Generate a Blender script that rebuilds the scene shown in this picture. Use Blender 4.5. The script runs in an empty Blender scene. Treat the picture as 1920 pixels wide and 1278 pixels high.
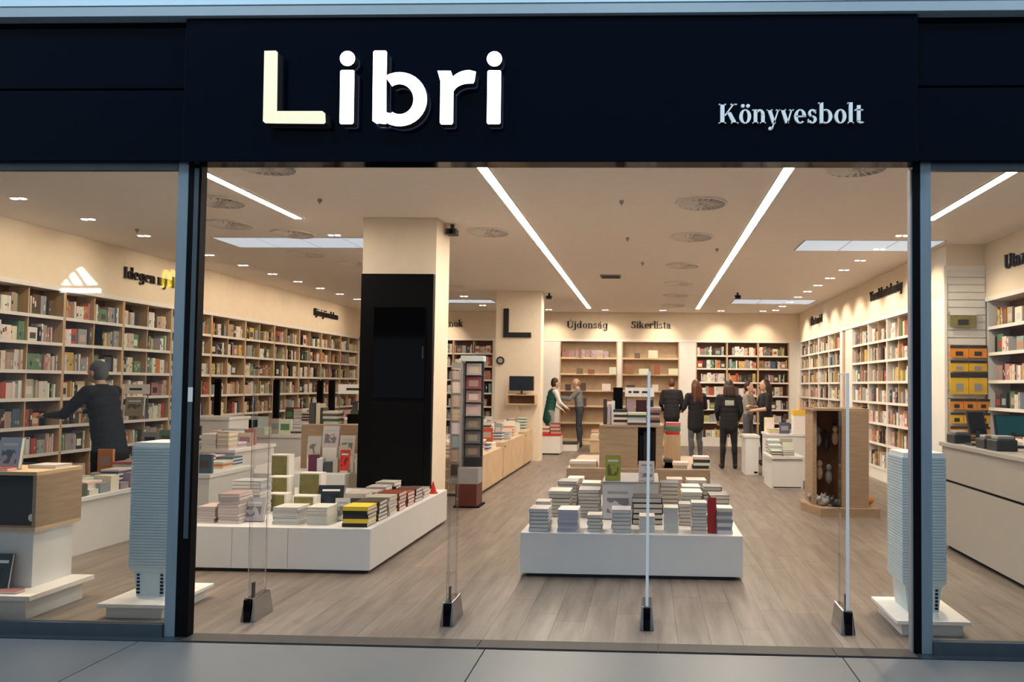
import bpy, bmesh, math, random
import numpy as np
from mathutils import Matrix, Vector
R = random.Random(7)
SC = bpy.context.scene
COL = SC.collection
PI = math.pi

# ------------------------------------------------------------------ camera
F, CX, CY, CAMH = 1400.0, 1166.0, 672.0, 1.57      # focal length and optical centre in photo pixels (1920 x 1278)
PSI, THE, ROL = math.atan(49 / F), math.atan(50 / F), 0.0105
camd = bpy.data.cameras.new('camera'); cam = bpy.data.objects.new('camera', camd); COL.objects.link(cam)
camd.sensor_fit = 'HORIZONTAL'; camd.sensor_width = 36.0; camd.lens = F / 1920 * 36.0
camd.shift_x = -(CX - 960) / 1920; camd.shift_y = (CY - 639) / 1920
camd.clip_start = 0.05; camd.clip_end = 200
CM = Matrix.Rotation(PSI, 4, 'Z') @ Matrix.Rotation(PI / 2 + THE, 4, 'X') @ Matrix.Rotation(ROL, 4, 'Z')
cam.matrix_world = Matrix.Translation((0, 0, CAMH)) @ CM
SC.camera = cam
C3 = CM.to_3x3()

def ray(x, y):
    return C3 @ Vector(((x - CX) / F, -(y - CY) / F, -1.0))
def hit(x, y, ax, v):
    d = ray(x, y); o = Vector((0, 0, CAMH)); return o + d * ((v - o[ax]) / d[ax])
def fl(x, y, z=0.0): return hit(x, y, 2, z)       # photo pixel -> point on a level surface of height z
def dp(x, y, Y): return hit(x, y, 1, Y)           # photo pixel -> point on an upright surface parallel to the shopfront
def xx(x, y, X): return hit(x, y, 0, X)           # photo pixel -> point on a side wall

# ------------------------------------------------------------------ world, exposure
w = bpy.data.worlds.new('mall_hall_light'); SC.world = w; w.use_nodes = True
bg = w.node_tree.nodes['Background']; bg.inputs[0].default_value = (0.66, 0.83, 1.0, 1); bg.inputs[1].default_value = 0.47
SC.view_settings.view_transform = 'Standard'; SC.view_settings.look = 'None'
SC.view_settings.gamma = 1.0; SC.view_settings.use_curve_mapping = False
SC.view_settings.exposure = 0.0
LED_POWER = 77.0; PANEL_POWER = 0.58; SPOT_POWER = 85.0
for k, lx in enumerate((-6.0, -3.0, 0.0, 3.0)):            # added out-of-view area lights brightening the mall floor and plinth fronts
    ld = bpy.data.lights.new('mall_fill_light', 'AREA'); ld.shape = 'DISK'; ld.size = 1.0; ld.energy = 70; ld.color = (.72, .88, 1.0)
    lo = bpy.data.objects.new('mall_fill_light', ld); COL.objects.link(lo); lo.location = (lx, 2.7, 5.7)
WARM = (1.0, 0.80, 0.60)

# ------------------------------------------------------------------ materials
MATS = {}
def mat(name, col, rough=0.5, metal=0.0, emis=0.0, ecol=None, var=0.06, scale=8.0, stretch=(1, 1, 1), spec=0.5, bump=0.0, coat=0.0):
    if name in MATS: return MATS[name]
    m = bpy.data.materials.new(name); m.use_nodes = True; nt = m.node_tree; b = nt.nodes['Principled BSDF']
    c = (*col, 1) if len(col) == 3 else col
    tc = nt.nodes.new('ShaderNodeTexCoord'); mp = nt.nodes.new('ShaderNodeMapping'); mp.inputs['Scale'].default_value = stretch
    nz = nt.nodes.new('ShaderNodeTexNoise'); nz.inputs['Scale'].default_value = scale; nz.inputs['Detail'].default_value = 4
    nt.links.new(tc.outputs['Object'], mp.inputs['Vector']); nt.links.new(mp.outputs['Vector'], nz.inputs['Vector'])
    rp = nt.nodes.new('ShaderNodeMapRange'); rp.inputs['From Min'].default_value = 0.25; rp.inputs['From Max'].default_value = 0.75
    rp.inputs['To Min'].default_value = 1 - var; rp.inputs['To Max'].default_value = 1 + var
    nt.links.new(nz.outputs['Fac'], rp.inputs['Value'])
    mx = nt.nodes.new('ShaderNodeVectorMath'); mx.operation = 'SCALE'; mx.inputs[0].default_value = c[:3]
    nt.links.new(rp.outputs['Result'], mx.inputs['Scale']); nt.links.new(mx.outputs['Vector'], b.inputs['Base Color'])
    b.inputs['Roughness'].default_value = rough; b.inputs['Metallic'].default_value = metal
    b.inputs['Specular IOR Level'].default_value = spec
    if coat: b.inputs['Coat Weight'].default_value = coat; b.inputs['Coat Roughness'].default_value = 0.05
    if emis:
        b.inputs['Emission Color'].default_value = (*(ecol or col), 1); b.inputs['Emission Strength'].default_value = emis
    if bump:
        bp = nt.nodes.new('ShaderNodeBump'); bp.inputs['Strength'].default_value = bump; bp.inputs['Distance'].default_value = 0.01
        nt.links.new(nz.outputs['Fac'], bp.inputs['Height']); nt.links.new(bp.outputs['Normal'], b.inputs['Normal'])
    MATS[name] = m; return m

def glass_mat(name, tint, ior=1.45):
    m = bpy.data.materials.new(name); m.use_nodes = True; nt = m.node_tree; nt.nodes.remove(nt.nodes['Principled BSDF'])
    out = nt.nodes['Material Output']; tr = nt.nodes.new('ShaderNodeBsdfTransparent'); tr.inputs[0].default_value = (*tint, 1)
    gl = nt.nodes.new('ShaderNodeBsdfGlossy'); gl.inputs['Roughness'].default_value = 0.02
    fr = nt.nodes.new('ShaderNodeFresnel'); fr.inputs['IOR'].default_value = ior
    mx = nt.nodes.new('ShaderNodeMixShader'); nt.links.new(fr.outputs[0], mx.inputs[0])
    nt.links.new(tr.outputs[0], mx.inputs[1]); nt.links.new(gl.outputs[0], mx.inputs[2]); nt.links.new(mx.outputs[0], out.inputs[0])
    MATS[name] = m; return m

def obj_color_mat(name, rough=0.5, art=False, var=0.0):
    """base colour comes from the object's own colour; 'art' adds a printed cover: title bar and picture patch"""
    m = bpy.data.materials.new(name); m.use_nodes = True; nt = m.node_tree; b = nt.nodes['Principled BSDF']
    oi = nt.nodes.new('ShaderNodeObjectInfo'); b.inputs['Roughness'].default_value = rough
    if not art:
        nt.links.new(oi.outputs['Color'], b.inputs['Base Color']); MATS[name] = m; return m
    tc = nt.nodes.new('ShaderNodeTexCoord'); sp = nt.nodes.new('ShaderNodeSeparateXYZ'); nt.links.new(tc.outputs['Generated'], sp.inputs[0])
    nz = nt.nodes.new('ShaderNodeTexNoise'); nz.noise_dimensions = '4D'; nz.inputs['Scale'].default_value = 3.2; nz.inputs['Detail'].default_value = 2
    mu = nt.nodes.new('ShaderNodeMath'); mu.operation = 'MULTIPLY'; mu.inputs[1].default_value = 57.0
    nt.links.new(oi.outputs['Random'], mu.inputs[0]); nt.links.new(mu.outputs[0], nz.inputs['W']); nt.links.new(tc.outputs['Generated'], nz.inputs['Vector'])
    def band(sock, lo, hi):
        a = nt.nodes.new('ShaderNodeMath'); a.operation = 'GREATER_THAN'; a.inputs[1].default_value = lo; nt.links.new(sock, a.inputs[0])
        c = nt.nodes.new('ShaderNodeMath'); c.operation = 'LESS_THAN'; c.inputs[1].default_value = hi; nt.links.new(sock, c.inputs[0])
        d = nt.nodes.new('ShaderNodeMath'); d.operation = 'MULTIPLY'; nt.links.new(a.outputs[0], d.inputs[0]); nt.links.new(c.outputs[0], d.inputs[1]); return d.outputs[0]
    def mul(p, q):
        d = nt.nodes.new('ShaderNodeMath'); d.operation = 'MULTIPLY'; nt.links.new(p, d.inputs[0]); nt.links.new(q, d.inputs[1]); return d.outputs[0]
    pic = mul(mul(band(sp.outputs['X'], .14, .86), band(sp.outputs['Y'], .18, .62)), band(nz.outputs['Fac'], .50, .9))
    ttl = mul(band(sp.outputs['X'], .16, .84), band(sp.outputs['Y'], .74, .82))
    hs = nt.nodes.new('ShaderNodeHueSaturation'); nt.links.new(oi.outputs['Color'], hs.inputs['Color']); hs.inputs['Value'].default_value = 0.35
    m1 = nt.nodes.new('ShaderNodeMix'); m1.data_type = 'RGBA'; nt.links.new(pic, m1.inputs[0]); nt.links.new(oi.outputs['Color'], m1.inputs[6]); nt.links.new(hs.outputs['Color'], m1.inputs[7])
    inv = nt.nodes.new('ShaderNodeInvert'); nt.links.new(oi.outputs['Color'], inv.inputs['Color'])
    m2 = nt.nodes.new('ShaderNodeMix'); m2.data_type = 'RGBA'; nt.links.new(ttl, m2.inputs[0]); nt.links.new(m1.outputs[2], m2.inputs[6]); nt.links.new(inv.outputs['Color'], m2.inputs[7])
    nt.links.new(m2.outputs[2], b.inputs['Base Color']); MATS[name] = m; return m

def attr_mat(name, rough=0.55):
    m = bpy.data.materials.new(name); m.use_nodes = True; nt = m.node_tree; b = nt.nodes['Principled BSDF']
    a = nt.nodes.new('ShaderNodeAttribute'); a.attribute_name = 'Col'; nt.links.new(a.outputs['Color'], b.inputs['Base Color'])
    b.inputs['Roughness'].default_value = rough; MATS[name] = m; return m

def plank_mat():
    m = bpy.data.materials.new('floor_plank'); m.use_nodes = True; nt = m.node_tree; b = nt.nodes['Principled BSDF']
    oi = nt.nodes.new('ShaderNodeObjectInfo'); geo = nt.nodes.new('ShaderNodeNewGeometry')
    mp = nt.nodes.new('ShaderNodeMapping'); mp.inputs['Scale'].default_value = (9, 0.9, 1); nt.links.new(geo.outputs['Position'], mp.inputs['Vector'])
    nz = nt.nodes.new('ShaderNodeTexNoise'); nz.inputs['Scale'].default_value = 1.5; nz.inputs['Detail'].default_value = 6; nz.inputs['Roughness'].default_value = .6
    nt.links.new(mp.outputs['Vector'], nz.inputs['Vector'])
    cr = nt.nodes.new('ShaderNodeValToRGB'); cr.color_ramp.elements[0].position = .3; cr.color_ramp.elements[1].position = .72
    cr.color_ramp.elements[0].color = (.128, .101, .084, 1); cr.color_ramp.elements[1].color = (.258, .213, .18, 1)
    nt.links.new(nz.outputs['Fac'], cr.inputs['Fac'])
    mr = nt.nodes.new('ShaderNodeMapRange'); mr.inputs['To Min'].default_value = .90; mr.inputs['To Max'].default_value = 1.09
    nt.links.new(oi.outputs['Random'], mr.inputs['Value'])
    sc = nt.nodes.new('ShaderNodeVectorMath'); sc.operation = 'SCALE'; nt.links.new(cr.outputs['Color'], sc.inputs[0]); nt.links.new(mr.outputs[0], sc.inputs['Scale'])
    nt.links.new(sc.outputs['Vector'], b.inputs['Base Color']); b.inputs['Roughness'].default_value = 0.42
    MATS['floor_plank'] = m; return m

M_plank = plank_mat()
M_ceil = mat('ceiling_plaster', (.86, .79, .73), .9, var=.02)
M_wall = mat('beige_wall', (.84, .72, .57), .85, var=.03)
M_white = mat('white_laminate', (.72, .72, .71), .35, var=.02)
M_whites = mat('white_shelf', (.86, .83, .78), .4, var=.02)
M_wood = mat('oak_laminate', (.35, .245, .16), .5, var=.16, scale=5, stretch=(1, 1, 9))
M_woodl = mat('light_oak', (.62, .44, .27), .5, var=.12, scale=5, stretch=(9, 1, 1))
M_woodd = mat('shelf_oak', (.19, .085, .038), .55, var=.15, scale=5, stretch=(1, 1, 8))
M_navy = mat('navy_gloss_panel', (.0006, .0026, .0078), .08, var=.05, spec=.08)
M_black = mat('black_metal', (.0025, .0025, .0035), .55, var=.05, spec=.1)
M_blackg = mat('black_gloss', (.002, .002, .003), .06, var=.02, spec=.15)
M_steel = mat('brushed_steel', (.24, .31, .36), .35, .35, var=.06, scale=30, stretch=(1, 1, .1))
M_steeld = mat('dark_steel', (.10, .125, .15), .4, .7, var=.08)
M_chrome = mat('chrome', (.34, .34, .35), .16, 1.0, var=.03)
M_thresh = mat('brown_grey_threshold', (.05, .043, .04), .6, .0, var=.08, scale=20)
M_tile = mat('grey_mall_tile', (.17, .176, .182), .42, var=.08, scale=1.3)
M_joint = mat('tile_joint', (.12, .12, .12), .9)
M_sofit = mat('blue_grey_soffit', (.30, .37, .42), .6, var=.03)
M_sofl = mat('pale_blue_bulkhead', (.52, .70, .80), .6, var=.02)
M_led = mat('led_diffuser', (1, 1, 1), .5, emis=LED_POWER, ecol=(1, .87, .71), var=0)
M_panel = mat('panel_diffuser', (.25, .27, .3), .5, emis=PANEL_POWER, ecol=(.80, .90, 1), var=0)
M_lamp = mat('spot_lamp_glow', (1, 1, 1), .5, emis=7, ecol=(1, .95, .85), var=0)
M_sign = mat('lit_white_letter', (1, 1, 1), .5, emis=3.5, ecol=(1, 1, 1), var=0)
M_signc = mat('lit_cream_letter', (.55, .53, .40), .5, emis=.62, ecol=(1, .93, .62), var=0)
M_letter = mat('black_letter', (.008, .007, .008), .5)
M_silver = mat('silver_letter', (.86, .90, .92), .35, .0, var=.03)
M_glass = glass_mat('window_glass', (.96, .975, .975), 1.27)
M_acryl = glass_mat('acrylic', (.96, .96, .965))
for l_ in list(M_acryl.node_tree.links):
    if l_.to_node.type == 'MIX_SHADER' and l_.to_socket == l_.to_node.inputs[0]: M_acryl.node_tree.links.remove(l_)
[n for n in M_acryl.node_tree.nodes if n.type == 'MIX_SHADER'][0].inputs[0].default_value = .035
M_edgec = glass_mat('acrylic_edge_clear', (.96, .96, .97)); M_edgec.node_tree.nodes['Fresnel'].inputs['IOR'].default_value = 1.3
M_edge = mat('acrylic_edge_glow', (.95, .95, .96), .25, var=.01)  # near-white colour stands in for LED light carried through the acrylic
M_tower = mat('blue_grey_slab', (.56, .66, .70), .5, var=.05)
M_dark = mat('charcoal_plastic', (.03, .03, .035), .4)
M_grey = mat('grey_plastic', (.33, .33, .34), .5)
M_paper = mat('page_block', (.74, .71, .66), .8, var=.06, scale=40, stretch=(1, 1, 30))
M_yellow = mat('yellow_card', (.80, .50, .03), .5, var=.1)
M_orange = mat('orange_card', (.82, .30, .03), .5, var=.1)
M_red = mat('red_plastic', (.55, .03, .02), .4)
M_redd = mat('dark_red_box', (.11, .022, .016), .5)
M_olive = mat('olive_card', (.20, .18, .065), .6, var=.22, scale=14)
M_green = mat('green_cloth', (.012, .11, .085), .8, var=.25, scale=20)
M_screen = mat('dark_screen', (.010, .012, .018), .1)
M_teal = mat('teal_screen', (.02, .10, .12), .15, emis=.05, ecol=(.05, .3, .35))
M_violet = mat('violet_lamp', (.3, .3, 1), .5, emis=1.6, ecol=(.28, .24, 1), var=0)
M_cover = obj_color_mat('book_cover_plain', .42)
M_art = obj_color_mat('book_cover_art', .4, True)
M_books = attr_mat('shelf_book_cover')

# ------------------------------------------------------------------ mesh helpers
class MB:
    def __init__(s): s.v = []; s.f = []; s.m = []; s.mats = []
    def mi(s, m):
        if m not in s.mats: s.mats.append(m)
        return s.mats.index(m)
    def add(s, vs, fs, m):
        o = len(s.v); s.v += [tuple(v) for v in vs]; i = s.mi(m)
        for f in fs: s.f.append([a + o for a in f]); s.m.append(i)
        return s
    def box(s, x0, x1, y0, y1, z0, z1, m, rot=0, c=None):
        vs = [(x, y, z) for z in (z0, z1) for y in (y0, y1) for x in (x0, x1)]
        if rot:
            cx, cy = c or ((x0 + x1) / 2, (y0 + y1) / 2); ca, sa = math.cos(rot), math.sin(rot)
            vs = [(cx + (x - cx) * ca - (y - cy) * sa, cy + (x - cx) * sa + (y - cy) * ca, z) for x, y, z in vs]
        return s.add(vs, [(0, 2, 3, 1), (4, 5, 7, 6), (0, 1, 5, 4), (2, 6, 7, 3), (0, 4, 6, 2), (1, 3, 7, 5)], m)
    def frustum(s, a, b, z0, z1, m):     # a, b = (x0,x1,y0,y1) at bottom and top
        vs = [(x, y, z0) for y in a[2:] for x in a[:2]] + [(x, y, z1) for y in b[2:] for x in b[:2]]
        return s.add(vs, [(0, 2, 3, 1), (4, 5, 7, 6), (0, 1, 5, 4), (2, 6, 7, 3), (0, 4, 6, 2), (1, 3, 7, 5)], m)
    def cyl(s, p, q, r, m, n=14, r2=None):
        p, q = Vector(p), Vector(q); d = (q - p).normalized(); r2 = r if r2 is None else r2
        a = d.orthogonal().normalized(); b = d.cross(a); vs = []
        for c, rr in ((p, r), (q, r2)):
            for k in range(n):
                t = 2 * PI * k / n; vs.append(c + (a * math.cos(t) + b * math.sin(t)) * rr)
        fs = [(k, (k + 1) % n, n + (k + 1) % n, n + k) for k in range(n)] + [tuple(range(n))[::-1], tuple(range(n, 2 * n))]
        return s.add(vs, fs, m)
    def tube(s, pts, r, m, n=8):
        for a, b in zip(pts[:-1], pts[1:]): s.cyl(a, b, r, m, n)
        return s
    def ell(s, c, r, m, nu=14, nv=9):
        vs = [(c[0], c[1], c[2] - r[2])]; fs = []
        for j in range(1, nv):
            t = -PI / 2 + PI * j / nv
            for k in range(nu):
                u = 2 * PI * k / nu; vs.append((c[0] + r[0] * math.cos(t) * math.cos(u), c[1] + r[1] * math.cos(t) * math.sin(u), c[2] + r[2] * math.sin(t)))
        vs.append((c[0], c[1], c[2] + r[2])); L = len(vs) - 1
        for k in range(nu):
            fs.append((0, 1 + (k + 1) % nu, 1 + k)); fs.append((L, L - nu + k, L - nu + (k + 1) % nu))
            for j in range(nv - 2): a = 1 + j * nu; fs.append((a + k, a + (k + 1) % nu, a + nu + (k + 1) % nu, a + nu + k))
        return s.add(vs, fs, m)
    def prism(s, poly, y0, y1, m, mside=None):   # polygon in x,z pushed from y0 (front) to y1
        n = len(poly); vs = [(x, y0, z) for x, z in poly] + [(x, y1, z) for x, z in poly]
        s.add(vs, [tuple(range(n)), tuple(range(2 * n - 1, n - 1, -1))], m)
        return s.add(vs, [(k, k + n, (k + 1) % n + n, (k + 1) % n) for k in range(n)], mside or m)
    def mesh(s, name, smooth=False, off=(0, 0, 0)):
        me = bpy.data.meshes.new(name); o = Vector(off)
        me.from_pydata([tuple(Vector(v) - o) for v in s.v], [], s.f)
        for m in s.mats: me.materials.append(m)
        me.polygons.foreach_set('material_index', s.m)
        bm = bmesh.new(); bm.from_mesh(me); bmesh.ops.recalc_face_normals(bm, faces=bm.faces); bm.to_mesh(me); bm.free()
        if smooth: me.polygons.foreach_set('use_smooth', [True] * len(me.polygons))
        me.update(); return me
    def obj(s, name, parent=None, off=(0, 0, 0), smooth=False, bevel=0):
        o = bpy.data.objects.new(name, s.mesh(name, smooth, off)); COL.objects.link(o)
        if parent: o.parent = parent
        else: o.location = off
        if bevel:
            b = o.modifiers.new('bevel', 'BEVEL'); b.width = bevel; b.segments = 2; b.limit_method = 'ANGLE'
        return o

def tag(o, label=None, cat=None, group=None, kind=None):
    if label: o['label'] = label
    if cat: o['category'] = cat
    if group: o['group'] = group
    if kind: o['kind'] = kind
    return o
def thing(name, loc, label, cat, group=None, rz=0):
    o = bpy.data.objects.new(name, None); COL.objects.link(o); o.location = loc; o.rotation_euler = (0, 0, rz)
    o.empty_display_size = .1
    return tag(o, label, cat, group)
def dup(root, loc, label=None, group=None, rz=None):
    r = root.copy(); COL.objects.link(r); r.location = loc
    if rz is not None: r.rotation_euler = (0, 0, rz)
    tag(r, label, None, group)
    for ch in root.children:
        c = ch.copy(); COL.objects.link(c); c.parent = r
        for g in ch.children:
            d = g.copy(); COL.objects.link(d); d.parent = c
    return r
def struct(mb, name, **k): return tag(mb.obj(name, **k), kind='structure')
def B(x0, x1, y0, y1, z0, z1, m): return MB().box(x0, x1, y0, y1, z0, z1, m)

# ------------------------------------------------------------------ the room shell
YS = 4.53                      # shopfront plane
XL, XR, XR2, YB, ZC = -7.65, 3.95, 4.45, 19.67, 3.49
ST = 2.72                      # top of the wall bookcases
floor = struct(B(-8.2, 5.0, 4.45, 20.2, -.14, -.012, M_joint), 'floor')
pl = B(-.0993, .0993, -.649, .649, -.011, 0, M_plank).mesh('plank')
spots = []
for i in range(66):
    off = R.random() * 1.3
    for j in range(-1, 13):
        x = -8.1 + .2 * i; y = 4.6 + .65 + j * 1.3 + off - 1.3
        y0, y1 = max(y - .65, 4.6), min(y + .65, 20.1)
        if y1 - y0 > .06: spots.append((x, (y0 + y1) / 2, y1 - y0))
def seen(s):
    return -5.6 < s[0] + (s[1] - 5) * .35 and s[0] < 3.2 and not (-1.0 < s[0] < .75 and 6.3 < s[1] < 8.2) and not (-5 < s[0] < -2.4 and 6.4 < s[1] < 9)
spots.sort(key=lambda s: (not seen(s), s[1] + .4 * abs(s[0])))
far = MB()
for k, (x, y, L) in enumerate(spots):
    if k < 290:
        o = bpy.data.objects.new('plank', pl); COL.objects.link(o); o.parent = floor; o.location = (x, y, 0); o.scale = (1, L / 1.3, 1)
    else: far.box(x - .0993, x + .0993, y - L / 2 + .001, y + L / 2 - .001, -.011, 0, M_plank)
tag(far.obj('planks_beyond', floor), kind='stuff')

ceiling = struct(B(-8.2, 5.0, 4.64, 20.2, ZC, ZC + .15, M_ceil), 'ceiling')
# left wall: niche behind the bookcases, bulkhead over them
mb = B(-8.2, -8.0, 4.6, 20.2, 0, ZC, M_wall); wl = struct(mb, 'wall_left')
B(-8.0, XL, 4.64, 20.1, ST + .06, ZC, M_wall).obj('bulkhead', wl); B(-8.0, XL + .012, 4.64, 19.46, ST, ST + .06, M_whites).obj('top_trim', wl)
mb = B(4.9, 5.0, 4.6, 20.2, 0, ZC, M_wall); wr = struct(mb, 'wall_right')
B(XR, 4.9, 10.02, 20.1, ST + .06, ZC, M_wall).obj('bulkhead', wr); B(XR2, 4.9, 4.64, 10.02, ST + .06, ZC, M_wall).obj('bulkhead', wr)
B(XR - .012, 4.9, 11.45, 19.5, ST, ST + .06, M_whites).obj('top_trim', wr); B(XR2 - .012, 4.9, 4.9, 9.98, ST, ST + .06, M_whites).obj('top_trim', wr)
for y0, y1 in ((14.62, 15.10), (15.32, 15.50), (19.5, 20.1), (10.02, 11.45)): B(XR, 4.9, y0, y1, 0, ST + .06, M_whites).obj('pier', wr)
pr = B(XR + .05, 4.9, 15.10, 15.32, 0, ST + .05, M_woodd).obj('dark_niche', wr)
for k in range(3): B(XR + .02, XR + .05, 15.12 + k * .07, 15.15 + k * .07, 0, ST, M_woodl).obj('batten', wr)
mb = B(-8.2, 5.0, YB + .33, 20.2, 0, ZC, M_wall); wb = struct(mb, 'wall_back')
B(-8.0, 4.9, YB, YB + .33, ST + .06, ZC - .002, M_wall).obj('bulkhead', wb); B(-7.6, XR, YB - .012, YB + .33, ST, ST + .06, M_whites).obj('top_trim', wb)
for x0, x1 in ((-7.98, -7.3), (-4.11, -2.33), (-.81, -.69), (.82, 1.26), (3.70, 4.9)):
    B(x0, x1, YB, YB + .33, 0, ST, M_whites).obj('pier', wb)
# inner side of the shopfront above the opening and the far ends of the front
wf = struct(B(-8.2, 5.0, 4.56, 4.64, 2.95, 3.95, M_wall), 'wall_front')
B(-8.2, -5.6, 4.47, 4.6, 0, 2.95, M_navy).obj('end_panel', wf); B(3.55, 5.0, 4.47, 4.6, 0, 2.95, M_navy).obj('end_panel', wf)
B(-2.872, 1.592, 4.44, 4.56, 2.912, 3.804, M_navy).obj('fascia_panel', wf, bevel=.004)
for x0, x1 in ((-8.2, -2.878), (1.598, 5.0)):
    B(x0, x1, 4.49, 4.56, 2.932, 3.376, M_navy).obj('fascia_panel', wf, bevel=.004)
    B(x0, x1, 4.49, 4.56, 3.388, 3.806, M_navy).obj('fascia_panel', wf, bevel=.004)
B(-2.80, 1.59, 4.562, 4.60, 2.922, 2.948, M_steeld).obj('header_rail', wf)
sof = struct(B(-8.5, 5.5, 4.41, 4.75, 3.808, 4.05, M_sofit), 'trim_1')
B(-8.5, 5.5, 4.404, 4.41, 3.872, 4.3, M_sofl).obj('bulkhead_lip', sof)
# mall floor of large tiles
mf = struct(B(-18, 7, -7, 4.46, -.14, -.02, M_joint), 'floor_mall'); mf.name = 'floor_mall'
xs = [-3.05 - 2.1 * k for k in (3, 2, 1)] + [-3.05 + 2.1 * k for k in range(0, 5)]
ys = [4.455 - 2.1 * k for k in range(6)]
tile = B(-1.046, 1.046, -1.046, 1.046, -.02, -.001, M_tile).mesh('tile')
for a in xs:
    for b in ys[:-1]:
        o = bpy.data.objects.new('tile', tile); COL.objects.link(o); o.parent = mf; o.location = (a + 1.05, b - 1.05, 0)
th = struct(B(-5.6, 3.55, 4.462, 4.605, -.1, 0, M_steeld), 'trim_2')
segs = [-2.80, -1.0, .075, 1.119, 1.595]
for a, b in zip(segs[:-1], segs[1:]): B(a + .003, b - .003, 4.465, 4.60, -.05, .006, M_thresh).obj('threshold_strip', th)

# side windows: frame rails, posts, glass panes
def window(n, x0, x1, seams):
    w_ = struct(B(x0, x1, 4.52, 4.575, 0, .078, M_steeld), 'window_%d' % n)
    B(x0, x1, 4.535, 4.575, 2.888, 2.931, M_steeld).obj('top_rail', w_)
    e = [x0] + seams + [x1]
    for a, b in zip(e[:-1], e[1:]): B(a + .004, b - .004, 4.545, 4.555, .078, 2.888, M_glass).obj('pane', w_)
    return w_
w1 = window(1, -5.6, -2.955, [-4.125]); B(-2.952, -2.886, 4.535, 4.585, 0, 2.948, M_steel).obj('post', w1, bevel=.003)
B(-4.128, -4.122, 4.54, 4.56, .078, 2.888, M_whites).obj('seal', w1)
w2 = window(2, 1.70, 3.55, []); B(1.636, 1.70, 4.535, 4.585, 0, 2.948, M_steel).obj('post', w2, bevel=.003)
d1 = struct(B(-2.885, -2.805, 4.54, 4.60, 0, 2.93, M_black), 'door_1')
B(-2.847, -2.818, 4.534, 4.54, .6, 2.9, M_steeld).obj('guide_channel', d1); B(-2.845, -2.815, 4.532, 4.534, 1.44, 1.53, M_whites).obj('switch_plate', d1)
B(1.592, 1.635, 4.54, 4.60, 0, 2.93, M_black).obj('post', d1); B(1.580, 1.592, 4.55, 4.60, 0, 2.9, M_grey).obj('guide_channel', d1)

# pillars
p1 = struct(B(-3.325, -2.465, 8.53, 9.1, 0, ZC - .002, M_wall), 'pillar')
c = thing('black_cabinet', (-2.9, 8.5, .372), 'tall black cabinet with a glossy door set on the beige pillar', 'cabinet')
B(-3.31, -2.47, 8.46, 8.528, .372, 2.825, M_black).obj('body', c, (-2.9, 8.5, .372))
d = B(-3.15, -2.55, 8.445, 8.46, 1.40, 2.44, M_blackg).obj('door', c, (-2.9, 8.5, .372), bevel=.004)
B(-2.58, -2.565, 8.43, 8.445, 1.85, 1.99, M_dark).obj('handle', d, (-2.9, 8.5, .372))
B(-3.15, -2.55, 8.45, 8.46, .45, 1.35, M_black).obj('lower_door', c, (-2.9, 8.5, .372), bevel=.004)
p2 = struct(B(-3.13, -2.2, 15.23, 15.65, 0, ZC - .002, M_wall), 'pillar')
L2 = MB().prism([(-2.97, 2.53), (-2.40, 2.53), (-2.40, 2.63), (-2.865, 2.63), (-2.865, 3.12), (-2.97, 3.12)], 15.18, 15.228, M_letter)
tag(L2.obj('wall_letter', off=(-2.7, 15.2, 2.53)), 'large black capital L mounted on the beige pillar', 'letter')
mb = MB().cyl((-3.025, 15.20, 2.05), (-3.025, 15.228, 2.05), .085, M_dark, 24); o = tag(mb.obj('round_sign', off=(-3.025, 15.22, 2.05)), 'small round dark sign on the pillar above the wooden counter', 'sign')
mb = MB().cyl((-3.025, 15.192, 2.05), (-3.025, 15.20, 2.05), .05, M_grey, 20); mb.obj('emblem', o, (-3.025, 15.22, 2.05))
# shelf with screen on the pillar
s = thing('wall_shelf', (-2.55, 15.1, 1.16), 'dark open shelf box fixed to the pillar below the screen', 'shelf')
of = (-2.55, 15.1, 1.16)
for n, bb in (('top', (-2.83, -2.25, 14.92, 15.22, 1.345, 1.365)), ('bottom', (-2.83, -2.25, 14.92, 15.22, 1.16, 1.18)), ('side', (-2.83, -2.81, 14.92, 15.22, 1.18, 1.345)), ('side', (-2.27, -2.25, 14.92, 15.22, 1.18, 1.345))):
    B(*bb, M_woodl).obj(n, s, of)
B(-2.81, -2.27, 15.18, 15.22, 1.18, 1.345, M_woodd).obj('back', s, of)
s = thing('monitor', (-2.55, 15.05, 1.365), 'black flat screen standing on the shelf of the pillar', 'screen'); of = (-2.55, 15.05, 1.365)
B(-2.64, -2.46, 14.98, 15.12, 1.365, 1.38, M_dark).obj('foot', s, of); B(-2.57, -2.53, 15.04, 15.06, 1.38, 1.46, M_dark).obj('neck', s, of)
d = B(-2.80, -2.30, 15.02, 15.05, 1.44, 1.735, M_dark).obj('screen', s, of, bevel=.004); B(-2.785, -2.315, 15.015, 15.02, 1.455, 1.72, M_screen).obj('panel', d, of)

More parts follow.
